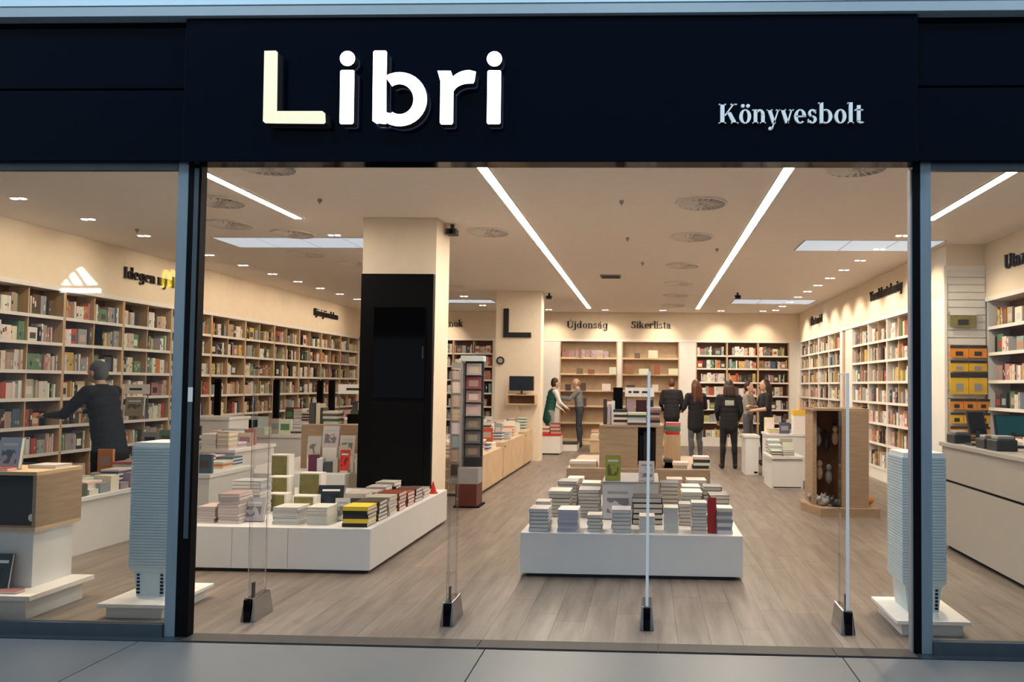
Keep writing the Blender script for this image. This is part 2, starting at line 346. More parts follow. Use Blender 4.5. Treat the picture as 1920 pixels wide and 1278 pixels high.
# ------------------------------------------------------------------ lights of the shop
def led(x, y0, y1, label):
    t = thing('light_strip', (x, (y0 + y1) / 2, ZC), label, 'light', 'linear ceiling lights'); of = (x, (y0 + y1) / 2, ZC)
    B(x - .045, x + .045, y0, y1, ZC - .012, ZC - .001, M_led).obj('diffuser', t, of)
    for s_ in (-1, 1): B(x + s_ * .052 - .007, x + s_ * .052 + .007, y0, y1, ZC - .016, ZC - .001, M_whites).obj('trim', t, of)
led(-1.477, 6.35, 18.5, 'long white light line in the ceiling pointing at the Újdonság sign')
led(1.213, 6.35, 18.5, 'long white light line in the ceiling beside the row of round vents')
led(-4.10, 6.5, 8.54, 'short white light line in the ceiling in front of the black cabinet')
led(3.18, 6.5, 8.54, 'short white light line in the ceiling above the checkout counter')
def panel(x0, x1, y0, y1, n, label):
    t = thing('recessed_ceiling_light', ((x0 + x1) / 2, (y0 + y1) / 2, ZC), label, 'light'); of = t.location.copy()
    dx = (x1 - x0) / n
    for k in range(n): B(x0 + k * dx + .008, x0 + (k + 1) * dx - .008, y0, y1, ZC - .006, ZC - .001, M_panel).obj('tile', t, of)
    B(x0 - .015, x1 + .015, y0 - .015, y1 + .015, ZC - .003, ZC - .0005, M_grey).obj('frame', t, of)
panel(-5.85, -3.5, 9.74, 10.42, 4, 'bluish light panel of four tiles in the ceiling beside the pillar with the black cabinet')
panel(2.04, 3.85, 9.78, 10.5, 3, 'bluish light panel of three tiles in the ceiling near the slatted wall')
panel(1.9, 3.7, 16.5, 17.3, 3, 'thin bluish light panel in the ceiling near the back wall, right of the light lines')
panel(-5.4, -3.6, 16.9, 17.5, 3, 'thin bluish light panel in the ceiling behind the pillar with the letter L')
M_lampoff = M_whites
def spot(x, y, aim, label, group, power=1.0, size=84, blend=.85):
    t = thing('recessed_spotlight', (x, y, ZC), label, 'light', group); of = (x, y, ZC)
    fr = MB()
    for a in (-.085, .005):
        fr.box(x + a - .006, x + a + .086, y - .046, y + .046, ZC - .006, ZC - .001, M_whites)
    fr.obj('frame', t, of)
    for a in (-.045, .045): MB().cyl((x + a, y, ZC - .012), (x + a, y, ZC - .006), .034, M_lamp, 12).obj('lamp', t, of)
    ld = bpy.data.lights.new('spot_beam', 'SPOT'); ld.energy = SPOT_POWER * power; ld.color = (1, .80, .58); ld.spot_size = math.radians(size); ld.spot_blend = blend; ld.shadow_soft_size = .05
    lo = bpy.data.objects.new('beam', ld); COL.objects.link(lo); lo.parent = t; lo.location = (0, 0, -.03)
    v = Vector(aim) - Vector((x, y, ZC)); lo.rotation_euler = v.to_track_quat('-Z', 'Y').to_euler()
for k in range(12):
    y = 6.6 + k * 1.0 if k < 3 else 7.25 + k * 1.0
    spot(-6.7, 6.65 + k * .99 if k < 4 else 6.65 + .55 + k * .97, (XL, (6.65 + k * .99 if k < 4 else 7.2 + k * .97), 2.45), 'twin recessed spotlight in the ceiling along the wall with the Idegen nyelv sign', 'spotlights along the long bookcase wall', .43, 124, 1.0)
for k in range(11): spot(3.18, 9.44 + k * .93, (XR, 9.44 + k * .93, 2.45), 'twin recessed spotlight in the ceiling along the wall with the Társadalomtudomány sign', 'spotlights along the wall of white-framed bookcases', 1.15)
for k in range(6): spot([-6.9, -5.4, -2.55, -1.1, .37, 1.84][k], 18.97, ([-6.9, -5.4, -2.55, -1.1, .37, 1.84][k], YB, 2.45), 'twin recessed spotlight in the ceiling above the back wall with the Sikerlista sign', 'spotlights along the back wall', .75)
spot(2.9, 18.97, (2.9, YB, 2.45), 'twin recessed spotlight in the ceiling above the back wall with the Sikerlista sign', 'spotlights along the back wall', .75)
for x, y in ((-4.75, 5.35), (-3.35, 5.55), (2.1, 5.35)): spot(x, y, (x, y, 0), 'twin recessed spotlight in the ceiling just behind the shop window', 'spotlights behind the shop windows', 2.6)
for x, y, wh in ((-4.1, 9.53, 'at the edge of the four-tile bluish light panel'), (-4.05, 16.2, 'before the thin light panel behind the L pillar'), (-4.05, 18.05, 'between the thin light panel and the back wall')): spot(x, y, (x - .2, y + .1, 0), 'single twin recessed spotlight in the ceiling ' + wh, None)

# round swirl diffusers
def vent_proto():
    t = thing('ceiling_vent', (0, 0, ZC), 'round swirl air vent in the ceiling', 'vent', 'round ceiling vents')
    n = 28
    for r0, r1 in ((.25, .275), (.15, .16), (.05, .06)):
        mb = MB()
        for k in range(n):
            a, b = 2 * PI * k / n, 2 * PI * (k + 1) / n
            q = [(r * math.cos(t_), r * math.sin(t_)) for r, t_ in ((r0, a), (r1, a), (r1, b), (r0, b))]
            mb.add([(x, y, z) for z in (-.022, -.001) for x, y in q], [(3, 2, 1, 0), (4, 5, 6, 7), (0, 1, 5, 4), (1, 2, 6, 5), (2, 3, 7, 6), (3, 0, 4, 7)], M_ceil)
        mb.obj('ring', t)
    mb = MB().cyl((0, 0, -.004), (0, 0, -.001), .25, M_grey, 28); mb.obj('duct', t)
    mb = MB()
    for k in range(20):
        a = 2 * PI * k / 20; mb.box(0.07, .245, -.014, .010, -.020, -.006, M_ceil)
        for q in range(8):
            x, y, z = mb.v[-8 + q]; mb.v[-8 + q] = (x * math.cos(a) - y * math.sin(a), x * math.sin(a) + y * math.cos(a), z + (y * .7))
    tag(mb.obj('blade', t), kind='stuff')
    return t
vp = vent_proto(); first = True
for x, y in ((.545, 7.79), (.55, 9.56), (.54, 11.86), (.58, 13.9), (.586, 15.79), (.6, 17.79), (-2.03, 9.3), (-4.6, 7.76), (-5.13, 8.9), (-4.6, 9.44), (-5.13, 10.95), (-4.69, 11.8), (1.8, 6.5), (-3.42, 6.47)):
    wh = 'in the row beside the long light lines' if .5 < x < .7 else 'close to the shop window' if y < 6.6 else 'beside the pillar with the black cabinet' if x > -2.5 else 'around the four-tile bluish light panel'
    lb, gr = 'round swirl air vent in the ceiling ' + wh, 'round ceiling vents ' + wh
    if first: vp.location = (x, y, ZC); first = False; tag(vp, lb, None, gr)
    else: dup(vp, (x, y, ZC), lb, gr)
g = thing('ceiling_grille', (-.67, 13.06, ZC), 'small square grey grille in the ceiling between the two long light lines', 'grille')
B(-.85, -.49, 12.9, 13.22, ZC - .02, ZC - .001, M_grey).obj('frame', g, g.location)
for k in range(7): B(-.83, -.51, 12.93 + k * .04, 12.945 + k * .04, ZC - .03, ZC - .02, M_dark).obj('slat', g, g.location)
for x, y, l in ((-2.38, 8.9, 'beside the pillar with the black cabinet'), (-2.09, 15.6, 'beside the pillar with the letter L'), (1.82, 15.3, 'near the thin bluish light panel')):
    t = thing('security_camera', (x, y, ZC), 'small dark box camera hanging from the ceiling ' + l, 'camera')
    B(x - .02, x + .02, y - .02, y + .02, ZC - .06, ZC - .001, M_dark).obj('mount', t, t.location); B(x - .06, x + .06, y - .08, y + .06, ZC - .13, ZC - .06, M_dark).obj('housing', t, t.location)
    MB().cyl((x, y - .08, ZC - .095), (x, y - .09, ZC - .095), .03, M_blackg).obj('lens', t, t.location)
for x, y in ((-.29, 7.7), (-.28, 9.64), (-3.46, 7.66), (.95, 10.4), (-.1, 11.6), (-6.5, 9.2)):
    mb = MB().cyl((x, y, ZC - .03), (x, y, ZC - .001), .022, M_grey, 10).cyl((x, y, ZC - .05), (x, y, ZC - .03), .008, M_grey, 8)
    tag(mb.obj('sprinkler', off=(x, y, ZC)), 'tiny grey sprinkler head in the ceiling', 'sprinkler', 'ceiling sprinklers')

# ------------------------------------------------------------------ lettering
def rect(x0, y0, x1, y1): return [(x0, y0), (x1, y0), (x1, y1), (x0, y1)]
def ring(cx, cy, rx, ry, tx, ty, a0=0, a1=360, n=18):
    out = []; m_ = max(3, int(n * abs(a1 - a0) / 360))
    for k in range(m_):
        a, b = (math.radians(a0 + (a1 - a0) * q / m_) for q in (k, k + 1))
        out.append([(cx + rx * math.cos(a), cy + ry * math.sin(a)), (cx + rx * math.cos(b), cy + ry * math.sin(b)),
                    (cx + (rx - tx) * math.cos(b), cy + (ry - ty) * math.sin(b)), (cx + (rx - tx) * math.cos(a), cy + (ry - ty) * math.sin(a))])
    return out
def disc(cx, cy, r, n=12): return [(cx + r * math.cos(2 * PI * k / n), cy + r * math.sin(2 * PI * k / n)) for k in range(n)]
def dg(x0, y0, x1, y1, w_): return [(x0, y0), (x0 + w_, y0), (x1 + w_, y1), (x1, y1)]
S_, T_, Q_ = .21, .075, .06
def sf(x, y, l): return rect(x, y, x + l, y + Q_)
def stem(x, h, foot=True, head=True):
    o = [rect(x, 0, x + S_, h)]
    if foot: o.append(sf(x - .08, 0, S_ + .16))
    if head: o.append(sf(x - .09, h - Q_, .12))
    return o
def acute(x, y): return [dg(x, y, x + .14, y + .26, .12)]
def arch(x): return ring(x, .62, .30, .40, S_, .12, 0, 140) + [rect(x + .30 - S_, 0, x + .30, .64), sf(x + .30 - S_ - .07, 0, S_ + .14)]
def bowl(cx): return ring(cx, .5, .36, .52, S_, T_)
G = {}
G['i'] = (stem(.1, 1) + [disc(.2, 1.28, .13)], .42); G['l'] = (stem(.1, 1.5), .42)
G['n'] = (stem(.1, 1) + arch(.46), .88); G['m'] = (stem(.1, 1) + arch(.46) + arch(.90), 1.32)
G['r'] = (stem(.1, 1) + ring(.46, .66, .26, .34, .1, .13, 60, 150) + [disc(.58, .83, .12)], .72)
G['u'] = ([rect(.1, .35, .1 + S_, 1), sf(0, .94, .2), rect(.54, 0, .54 + S_, 1), sf(.44, .94, .2), sf(.6, 0, .26)] + ring(.38, .38, .28, .40, S_, .12, 180, 330), .9)
G['o'] = (bowl(.42), .84); G['ö'] = (bowl(.42) + [disc(.27, 1.28, .12), disc(.59, 1.28, .12)], .84); G['ó'] = (bowl(.42) + acute(.36, 1.14), .84)
G['ú'] = (G['u'][0] + acute(.38, 1.14), .9)
G['e'] = (ring(.42, .5, .36, .52, S_, T_, 0, 310) + [rect(.16, .46, .78, .54)], .82); G['é'] = (G['e'][0] + acute(.36, 1.14), .82)
G['a'] = (ring(.36, .66, .28, .36, .16, .10, 0, 160) + [rect(.46, .12, .46 + .19, .68), sf(.5, 0, .28), disc(.16, .72, .11)] + ring(.33, .28, .26, .30, .18, .08, 40, 330), .8)
G['á'] = (G['a'][0] + acute(.34, 1.14), .8)
G['s'] = (ring(.33, .74, .25, .28, .16, .10, 20, 250) + ring(.33, .27, .27, .29, .17, .10, -160, 90) + [rect(.50, .72, .56, .96), rect(.06, .04, .12, .3)], .68)
G['d'] = (ring(.38, .5, .34, .52, S_, T_) + [rect(.54, 0, .54 + S_, 1.5), sf(.42, 1.44, .2), sf(.6, 0, .26)], .9)
G['b'] = ([rect(.1, 0, .1 + S_, 1.5), sf(0, 1.44, .2)] + ring(.46, .5, .40, .52, S_, T_, -118, 118, 26), .92)
G['g'] = (ring(.38, .5, .34, .52, S_, T_) + [rect(.54, -.2, .54 + S_, 1), sf(.5, .94, .34)] + ring(.42, -.18, .33, .30, S_, .1, 180, 360), .88)
G['j'] = ([rect(.14, -.2, .14 + S_, 1), sf(.04, .94, .2), disc(.24, 1.28, .13)] + ring(.05, -.18, .30, .28, S_, .09, 210, 360), .46)
G['v'] = ([dg(.05, 1, .33, 0, .22), dg(.66, 1, .42, 0, .09), sf(0, .94, .36), sf(.56, .94, .28)], .80)
G['y'] = ([dg(.05, 1, .33, 0, .22), dg(.66, 1, .28, -.42, .09), sf(0, .94, .36), sf(.56, .94, .28), disc(.22, -.38, .12)], .80)
G['k'] = (stem(.1, 1.5) + [dg(.30, .45, .62, 1, .1), dg(.36, .6, .60, 0, .22), sf(.5, .94, .3), sf(.54, 0, .34)], .92)
G['t'] = ([rect(.16, .16, .16 + S_, 1.3), rect(.02, .92, .52, 1)] + ring(.40, .2, .24, .21, S_, .08, 180, 320), .56)
G['f'] = ([rect(.14, 0, .14 + S_, 1.2), rect(.02, .92, .5, 1), sf(.04, 0, .42)] + ring(.40, 1.2, .26, .32, S_, .09, 40, 180) + [disc(.52, 1.38, .1)], .56)
G['z'] = ([rect(.06, .91, .64, 1), rect(.06, 0, .66, .09), dg(.06, 0, .42, 1, .22)], .74)
G['I'] = ([rect(.13, 0, .38, 1.42), sf(.03, 0, .45), sf(.03, 1.36, .45)], .52)
G['K'] = ([rect(.13, 0, .38, 1.42), sf(.03, 0, .45), sf(.03, 1.36, .45), dg(.36, .55, .88, 1.42, .1), dg(.52, .8, .88, 0, .26), sf(.74, 1.36, .4), sf(.78, 0, .46)], 1.22)
G['U'] = ([rect(.13, .42, .38, 1.42), sf(.03, 1.36, .45), rect(.92, .42, 1.01, 1.42), sf(.82, 1.36, .3)] + ring(.57, .44, .44, .46, .22, .12, 180, 360), 1.14)
G['Ú'] = (G['U'][0] + acute(.5, 1.52), 1.14)
G['S'] = (ring(.44, 1.06, .34, .38, .22, .12, 20, 260) + ring(.44, .37, .37, .39, .22, .12, -150, 90) + [rect(.72, 1.02, .79, 1.42), rect(.05, .02, .12, .42)], .9)
G['T'] = ([rect(.44, 0, .69, 1.42), sf(.34, 0, .45), rect(.06, 1.32, 1.07, 1.42), rect(.06, 1.08, .14, 1.42), rect(.99, 1.08, 1.07, 1.42)], 1.13)
G['É'] = ([rect(.13, 0, .38, 1.42), sf(.03, 0, .9), sf(.03, 1.36, .86), rect(.36, .68, .7, .76), rect(.85, 0, .93, .34), rect(.82, 1.1, .89, 1.42)] + acute(.4, 1.52), 1.0)
G['M'] = ([rect(.10, 0, .18, 1.42), rect(1.05, 0, 1.30, 1.42), dg(.10, 1.42, .58, 0, .24), dg(1.08, 1.42, .66, 0, .1), sf(0, 0, .3), sf(.95, 0, .45)], 1.42)
G[' '] = ([], .36)
def sign(text, name, label, p0, u, n, width, xh, m, thick=.03, cat='sign'):
    """serif lettering: starts at p0 (baseline), runs along u, stands proud along n; every letter a part"""
    u, n = Vector(u), Vector(n); adv = sum(G[ch][1] for ch in text); sx = width / adv
    t = thing(name, p0, label, cat); x = 0
    for ch in text:
        ps, a = G[ch]
        if ps:
            mb = MB()
            for p in ps:
                vs = []
                for dn in (0.004, thick):
                    for q in p: vs.append(u * ((q[0] + x) * sx) + Vector((0, 0, q[1] * xh)) + n * dn)
                k = len(p); mb.add(vs, [tuple(range(k)), tuple(range(2 * k - 1, k - 1, -1))] + [(i, (i + 1) % k, (i + 1) % k + k, i + k) for i in range(k)], m)
            mb.obj('letter', t)
        x += a
    return t
# the big lit name sign
LS = thing('shop_sign', dp(718, 235, 4.41), 'large lit sign with white and cream letters reading Libri on the navy header', 'sign')
def zz(x, y): p = dp(470 + x * .26042, 40 + y * .26042, 4.37); return (p.x, p.z)
def rounded(poly): return [zz(*p) for p in poly]
def letter(polys, m):
    mb = MB()
    for p in polys: mb.prism(rounded(p), 4.37, 4.43, m, M_dark)
    mb.obj('letter', LS, LS.location)
letter([[(98, 212), (180, 210), (195, 222), (190, 640), (188, 735), (105, 733), (88, 718)], [(188, 645), (515, 645), (537, 662), (540, 728), (528, 738), (188, 735)]], M_signc)
def idot(x0, x1, xb0, xb1, top, dx, dy): return [[(x0, top + 8), (x0 + 10, top), (x1 - 10, top), (x1, top + 8), (xb1, 730), (xb1 - 10, 740), (xb0 + 10, 740), (xb0, 730)], [(dx + 55 * math.cos(a * PI / 12), dy + 55 * math.sin(a * PI / 12)) for a in range(24)]]
letter(idot(645, 747, 640, 741, 350, 697, 267), M_sign)
bo = [[(882, 220), (892, 210), (972, 210), (982, 222), (978, 400), (976, 740), (905, 733), (876, 715)]]
def arcq(cx, cy, rx, ry, ix, iy, a0, a1, n=22, icx=None, icy=None):
    out = []; icx = cx if icx is None else icx; icy = cy if icy is None else icy
    for k in range(n):
        a, b = (math.radians(a0 + (a1 - a0) * q / n) for q in (k, k + 1))
        out.append([(cx + rx * math.cos(a), cy + ry * math.sin(a)), (cx + rx * math.cos(b), cy + ry * math.sin(b)), (icx + ix * math.cos(b), icy + iy * math.sin(b)), (icx + ix * math.cos(a), icy + iy * math.sin(a))])
    return out
letter(bo + arcq(1072, 560, 198, 195, 100, 108, -122, 122) + [[(876, 715), (976, 655), (1012, 662), (968, 726), (910, 738)]], M_sign)
letter([[(1345, 355), (1440, 355), (1452, 388), (1460, 480), (1458, 730), (1448, 742), (1372, 742), (1362, 730), (1366, 430)]] + arcq(1575, 520, 172, 170, 115, 72, -164, -90, 12) + [[(1575, 350), (1622, 362), (1612, 430), (1604, 446), (1575, 448)]], M_sign)
letter(idot(1705, 1803, 1700, 1799, 352, 1755, 270), M_sign)
p = dp(1346, 233, 4.44); q = dp(1618, 236, 4.44)
sign('Könyvesbolt', 'shop_subtitle', 'silver serif lettering reading Könyvesbolt on the navy header', (p.x, 4.44, p.z), (1, 0, 0), (0, -1, 0), q.x - p.x, (233 - 207) * 4.44 / F, M_silver, .02)
def wsign(text, x0, x1, z, xh=.125): return sign(text, 'wall_sign', 'black serif lettering reading %s on the back wall' % text, (x0, YB - .001, z), (1, 0, 0), (0, -1, 0), x1 - x0, xh, M_letter)
wsign('Újdonság', -2.16, -1.06, 3.07); wsign('Sikerlista', -.46, .60, 3.08)
sign('Idegen nyelv', 'wall_sign', 'black serif lettering reading Idegen nyelv above the long bookcase', (XL, 10.56, 3.06), (0, 1, 0), (1, 0, 0), 1.28, .115, M_letter)
sign('Ifjúsági irodalom', 'wall_sign', 'black serif lettering reading Ifjúsági irodalom above the long bookcase', (XL, 16.74, 3.10), (0, 1, 0), (1, 0, 0), 1.33, .11, M_letter)
sign('Társadalomtudomány', 'wall_sign', 'black serif lettering reading Társadalomtudomány above the white-framed bookcase', (XR, 13.37, 3.10), (0, -1, 0), (-1, 0, 0), 1.68, .115, M_letter)
sign('Életmód', 'wall_sign', 'black serif lettering reading Életmód above the white-framed bookcase near the back', (XR, 18.2, 3.06), (0, -1, 0), (-1, 0, 0), 1.2, .12, M_letter)
sign('Utazás', 'wall_sign', 'black serif lettering reading Utazás above the checkout shelves', (XR2, 9.42, 3.06), (0, -1, 0), (-1, 0, 0), .75, .125, M_letter)
sign('Magazinok', 'wall_sign', 'black serif lettering ending in ok, half hidden by the black cabinet pillar', (-6.05, YB - .001, 3.08), (1, 0, 0), (0, -1, 0), 1.13, .125, M_letter)

# ------------------------------------------------------------------ bookcases and the books on them
PAL = [((.82, .79, .73), 24), ((.74, .67, .57), 14), ((.62, .52, .42), 9), ((.44, .33, .25), 7), ((.03, .027, .03), 12), ((.10, .075, .065), 8), ((.46, .08, .05), 6),
       ((.60, .22, .08), 6), ((.62, .46, .14), 4), ((.13, .25, .14), 4), ((.07, .12, .20), 4), ((.30, .38, .42), 6), ((.46, .22, .22), 4), ((.36, .35, .34), 7)]
PC = [c for c, n in PAL for _ in range(n)]
SB = dict(v=[], c=[])                       # all the books too many to be single objects
def sbook(o, u, n, du, dn, dz, col):
    """box at o (Vector), du along u, dn along n, dz up"""
    u = u * du; n = n * dn; z = Vector((0, 0, dz))
    SB['v'] += [o, o + u, o + u + n, o + n, o + z, o + u + z, o + u + n + z, o + n + z]
    SB['c'].append(tuple(max(0, min(1, c * R.uniform(.85, 1.15))) for c in col))
UX, UY = Vector((1, 0, 0)), Vector((0, 1, 0))
def fill(o, u, n, length, hmax, depth, dens=.97, face=.12, pal=None):
    """books along a board from o, spines towards n"""
    x = .01; pal = pal or PC
    while x < length - .03:
        r = R.random()
        if r > dens: x += R.uniform(.03, .16); continue
        if r < face:
            w_ = R.uniform(.12, .17)
            if x + w_ > length - .01: break
            h = min(hmax - .02, R.uniform(.18, .25)); d_ = R.uniform(.02, .035); col = R.choice(pal)
            off = o + u * x - n * (R.uniform(.03, .08) + d_)
            sbook(off, u, n, w_, d_, h, col)
            c2 = R.choice(pal); sbook(off + u * (w_ * .18) + n * d_ + Vector((0, 0, h * .25)), u, n, w_ * .64, .001, h * .4, c2)
            x += w_ + .01; continue
        k = R.choice((1, 1, 1, 2, 3, 4, 5)); col = R.choice(pal); h = min(hmax - .02, R.uniform(.18, .26)); t = R.uniform(.012, .036); d_ = R.uniform(.13, .19); inset = R.uniform(.01, .05)
        for _ in range(k):
            if x + t > length - .01: return
            hh = h if k > 1 else h * R.uniform(.97, 1.0)
            a = o + u * x - n * (inset + d_); sbook(a, u, n, t * .96, d_, hh, col)
            if R.random() < .55: sbook(a + u * (t * .15) + n * d_ + Vector((0, 0, hh * R.uniform(.2, .6))), u, n, t * .66, .0015, hh * R.uniform(.08, .3), R.choice(pal))
            x += t
ZS = [.20, .60, .945, 1.30, 1.65, 2.01, 2.35]
def bookcase(p, u, n, W, nb, label, group, zs=ZS, board=None, back=None, edge=None, top=ST, depth=.30, books=True, lip=.042, dens=.97, face=.12, sidem=None, pal=None):
    """open wall case: front edge at p, width W along u, n = outward normal"""
    p, u, n = Vector(p), Vector(u), Vector(n); board = board or M_woodd; back = back or M_woodd; edge = edge or M_whites; sidem = sidem or M_woodl
    t = thing('bookcase', p, label, 'bookcase', group)
    def part(nm, u0, u1, d0, d1, z0, z1, m, par=None):
        a = u * u0 - n * d0; b = u * u1 - n * d1
        return B(min(a.x, b.x), max(a.x, b.x), min(a.y, b.y), max(a.y, b.y), z0, z1, m).obj(nm, par or t)
    part('back_panel', 0.002, W - .002, depth - .015, depth, 0, top - .004, back)
    for a in (0.001, W - .021): part('side_panel', a, a + .02, 0.002, depth - .016, 0, top - .004, sidem)
    part('plinth', .022, W - .022, .01, depth - .017, 0, zs[0] - .001, edge)
    for z in zs:
        b = part('shelf', .022, W - .022, .012, depth - .017, z, z + .02, board)
        part('shelf_edge', .022, W - .022, 0, .011, z - .006, z + lip - .006, edge, b)
    zt = zs[1:] + [top - .005]
    for k in range(1, nb):
        x = W * k / nb
        for z0, z1 in zip(zs, zt): part('divider', x - .008, x + .008, .02, depth - .018, z0 + .021, z1 - .007, M_woodl)
    if books:
        bw = W / nb
        for z0, z1 in zip(zs, zt):
            for k in range(nb):
                fill(p + u * (k * bw + .024) - n * .012 + Vector((0, 0, z0 + .021)), u, n, bw - .046, z1 - z0 - .03, depth, dens, face, pal)
    return t
n_ = 12; W_ = (19.44 - 6.2) / n_
for k in range(n_):
    yc = 6.2 + (k + .5) * W_
    wh = 'directly beneath the Idegen nyelv lettering' if 10.3 < yc < 12.1 else 'directly beneath the Ifjúsági irodalom lettering' if 16.3 < yc < 18.4 else 'between the Idegen nyelv and Ifjúsági irodalom letterings' if 12 < yc < 16.4 else 'in the corner beyond the Ifjúsági irodalom lettering' if yc > 18 else 'between the shop window and the Idegen nyelv lettering'
    bookcase((XL, 6.2 + k * W_, 0), (0, 1, 0), (1, 0, 0), W_ - .001, 2, 'oak bookcase with white shelf edges ' + wh, 'long wall bookcases ' + wh)
for k in range(3): bookcase((XR, 11.46 + k * 1.05, 0), (0, 1, 0), (-1, 0, 0), 1.049, 2, 'white-edged bookcase beneath the Társadalomtudomány lettering', 'bookcases beneath the Társadalomtudomány lettering', sidem=M_whites)
for k in range(4): bookcase((XR, 15.505 + k * .995, 0), (0, 1, 0), (-1, 0, 0), .994, 2, 'white-edged bookcase beneath the Életmód lettering', 'bookcases beneath the Életmód lettering', sidem=M_whites)
for k in range(3): bookcase((XR2, 6.95 + k * 1.0, 0), (0, 1, 0), (-1, 0, 0), .999, 1, 'white-sided bookcase behind the checkout beneath the Utazás lettering', 'bookcases behind the checkout', sidem=M_white, dens=.8, face=.3)
for k in range(3): bookcase((1.265 + k * .811, YB, 0), (1, 0, 0), (0, -1, 0), .81, 1, 'white-edged bookcase in the back wall behind the talking shoppers', 'bookcases in the back wall behind the shoppers')
for k in range(3): bookcase((-7.295 + k * 1.061, YB, 0), (1, 0, 0), (0, -1, 0), 1.06, 2, 'bookcase in the back wall behind the wooden counters', 'bookcases in the back wall behind the counters')
M_woodb = mat('case_back_oak', (.50, .37, .25), .6, var=.1); M_woodp = mat('lit_oak_edge', (.78, .58, .36), .5, var=.08)  # edge oak is lightened to paint in the light catching the boards
Z2 = [.12, .55, .99, 1.398, 1.835, 2.258]
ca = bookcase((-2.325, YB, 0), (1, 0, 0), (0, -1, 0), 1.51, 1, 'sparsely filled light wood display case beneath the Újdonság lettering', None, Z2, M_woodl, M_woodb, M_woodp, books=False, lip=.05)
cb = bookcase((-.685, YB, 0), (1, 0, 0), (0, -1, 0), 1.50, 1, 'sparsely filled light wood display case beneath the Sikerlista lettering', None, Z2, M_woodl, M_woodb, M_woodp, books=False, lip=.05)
fill(Vector((-2.28, YB - .02, 2.279)), UX, -UY, 1.4, .25, .3, .98, .05, [(.34, .16, .16), (.42, .28, .26), (.5, .4, .38)])
for x0, zs_ in ((-2.25, (1.857, 1.42, 1.012)), (-.62, (2.279, 1.857, 1.42))):
    for z in zs_:
        x = x0 + R.uniform(0, .1)
        while x < x0 + 1.25:
            w_ = R.uniform(.12, .26); h = R.uniform(.12, .26)
            if R.random() < .75: sbook(Vector((x, YB - .19, z)), UX, -UY, w_, .05, h, R.choice([(.8, .74, .62), (.09, .05, .05), (.3, .12, .06), (.75, .7, .6), (.2, .13, .1)]))
            x += w_ + R.uniform(.03, .22)

# ------------------------------------------------------------------ single books
cov = MB().box(-.5, .5, 0, 1, 0, .12, M_cover).box(-.5, .5, 0, 1, .88, 1, M_cover).box(-.5, -.465, 0, 1, .12, .88, M_cover).mesh('book')
cova = MB().box(-.5, .5, 0, 1, 0, .12, M_art).box(-.5, .5, 0, 1, .88, 1, M_art).box(-.5, -.465, 0, 1, .12, .88, M_art).mesh('book')
pag = MB().box(-.465, .48, .018, .982, .12, .88, M_paper).mesh('page_block')
NB = [0]
def book(p, w_, l, t, col, label, group, mode='flat', rz=0.0, lean=10, art=None):
    o = bpy.data.objects.new('book', cova if (art if art is not None else mode == 'face') else cov); COL.objects.link(o)
    c = bpy.data.objects.new('page_block', pag); COL.objects.link(c); c.parent = o
    o.scale = (w_, l, t); o.color = (*[max(0, min(1, q * R.uniform(.93, 1.07))) for q in col], 1)
    p = Vector(p)
    if mode == 'flat':
        o.rotation_euler = (0, 0, rz); o.location = p - Matrix.Rotation(rz, 3, 'Z') @ Vector((0, l / 2, 0))
    elif mode == 'face':
        a = math.radians(90 - lean); o.rotation_euler = (a, 0, rz); o.location = p
    elif mode == 'spine':           # upright, spine to the front
        o.rotation_mode = 'QUATERNION'
        o.rotation_quaternion = (Matrix.Rotation(rz, 3, 'Z') @ Matrix(((0, 0, 1), (1, 0, 0), (0, 1, 0)))).to_quaternion(); o.location = p
    tag(o, label, 'book', group); NB[0] += 1; return o
def stack(x, y, z, n, h, w_, l, cols, what, where, jit=.05, turn=None):
    """a pile of n books, h high; long side l runs across when turned"""
    t = h / n
    for k in range(n):
        rz = (R.choice((0, PI)) if turn is None else turn) + R.uniform(-jit, jit)
        book((x + R.uniform(-.004, .004), y + R.uniform(-.006, .006), z + k * t), w_, l, t * .985, cols[k % len(cols)], what + ' in the stack ' + where, 'books in the stack ' + where + (' (%s)' % what if 'side edge' in where else ''), rz=rz)
WB = [(.24, .27, .33), (.36, .38, .43)]; LAV = [(.46, .47, .55)]; GRN = [(.42, .44, .37), (.20, .21, .17)]; WHT = [(.62, .62, .58)]; PNK = [(.52, .42, .41), (.36, .24, .24)]; GRY = [(.17, .17, .165), (.34, .34, .32)]; BLK = [(.012, .012, .015)]; RED = [(.40, .015, .015)]
SOLID = ('lavender paperback', 'plain white book', 'off-white book', 'light grey book', 'tan book')

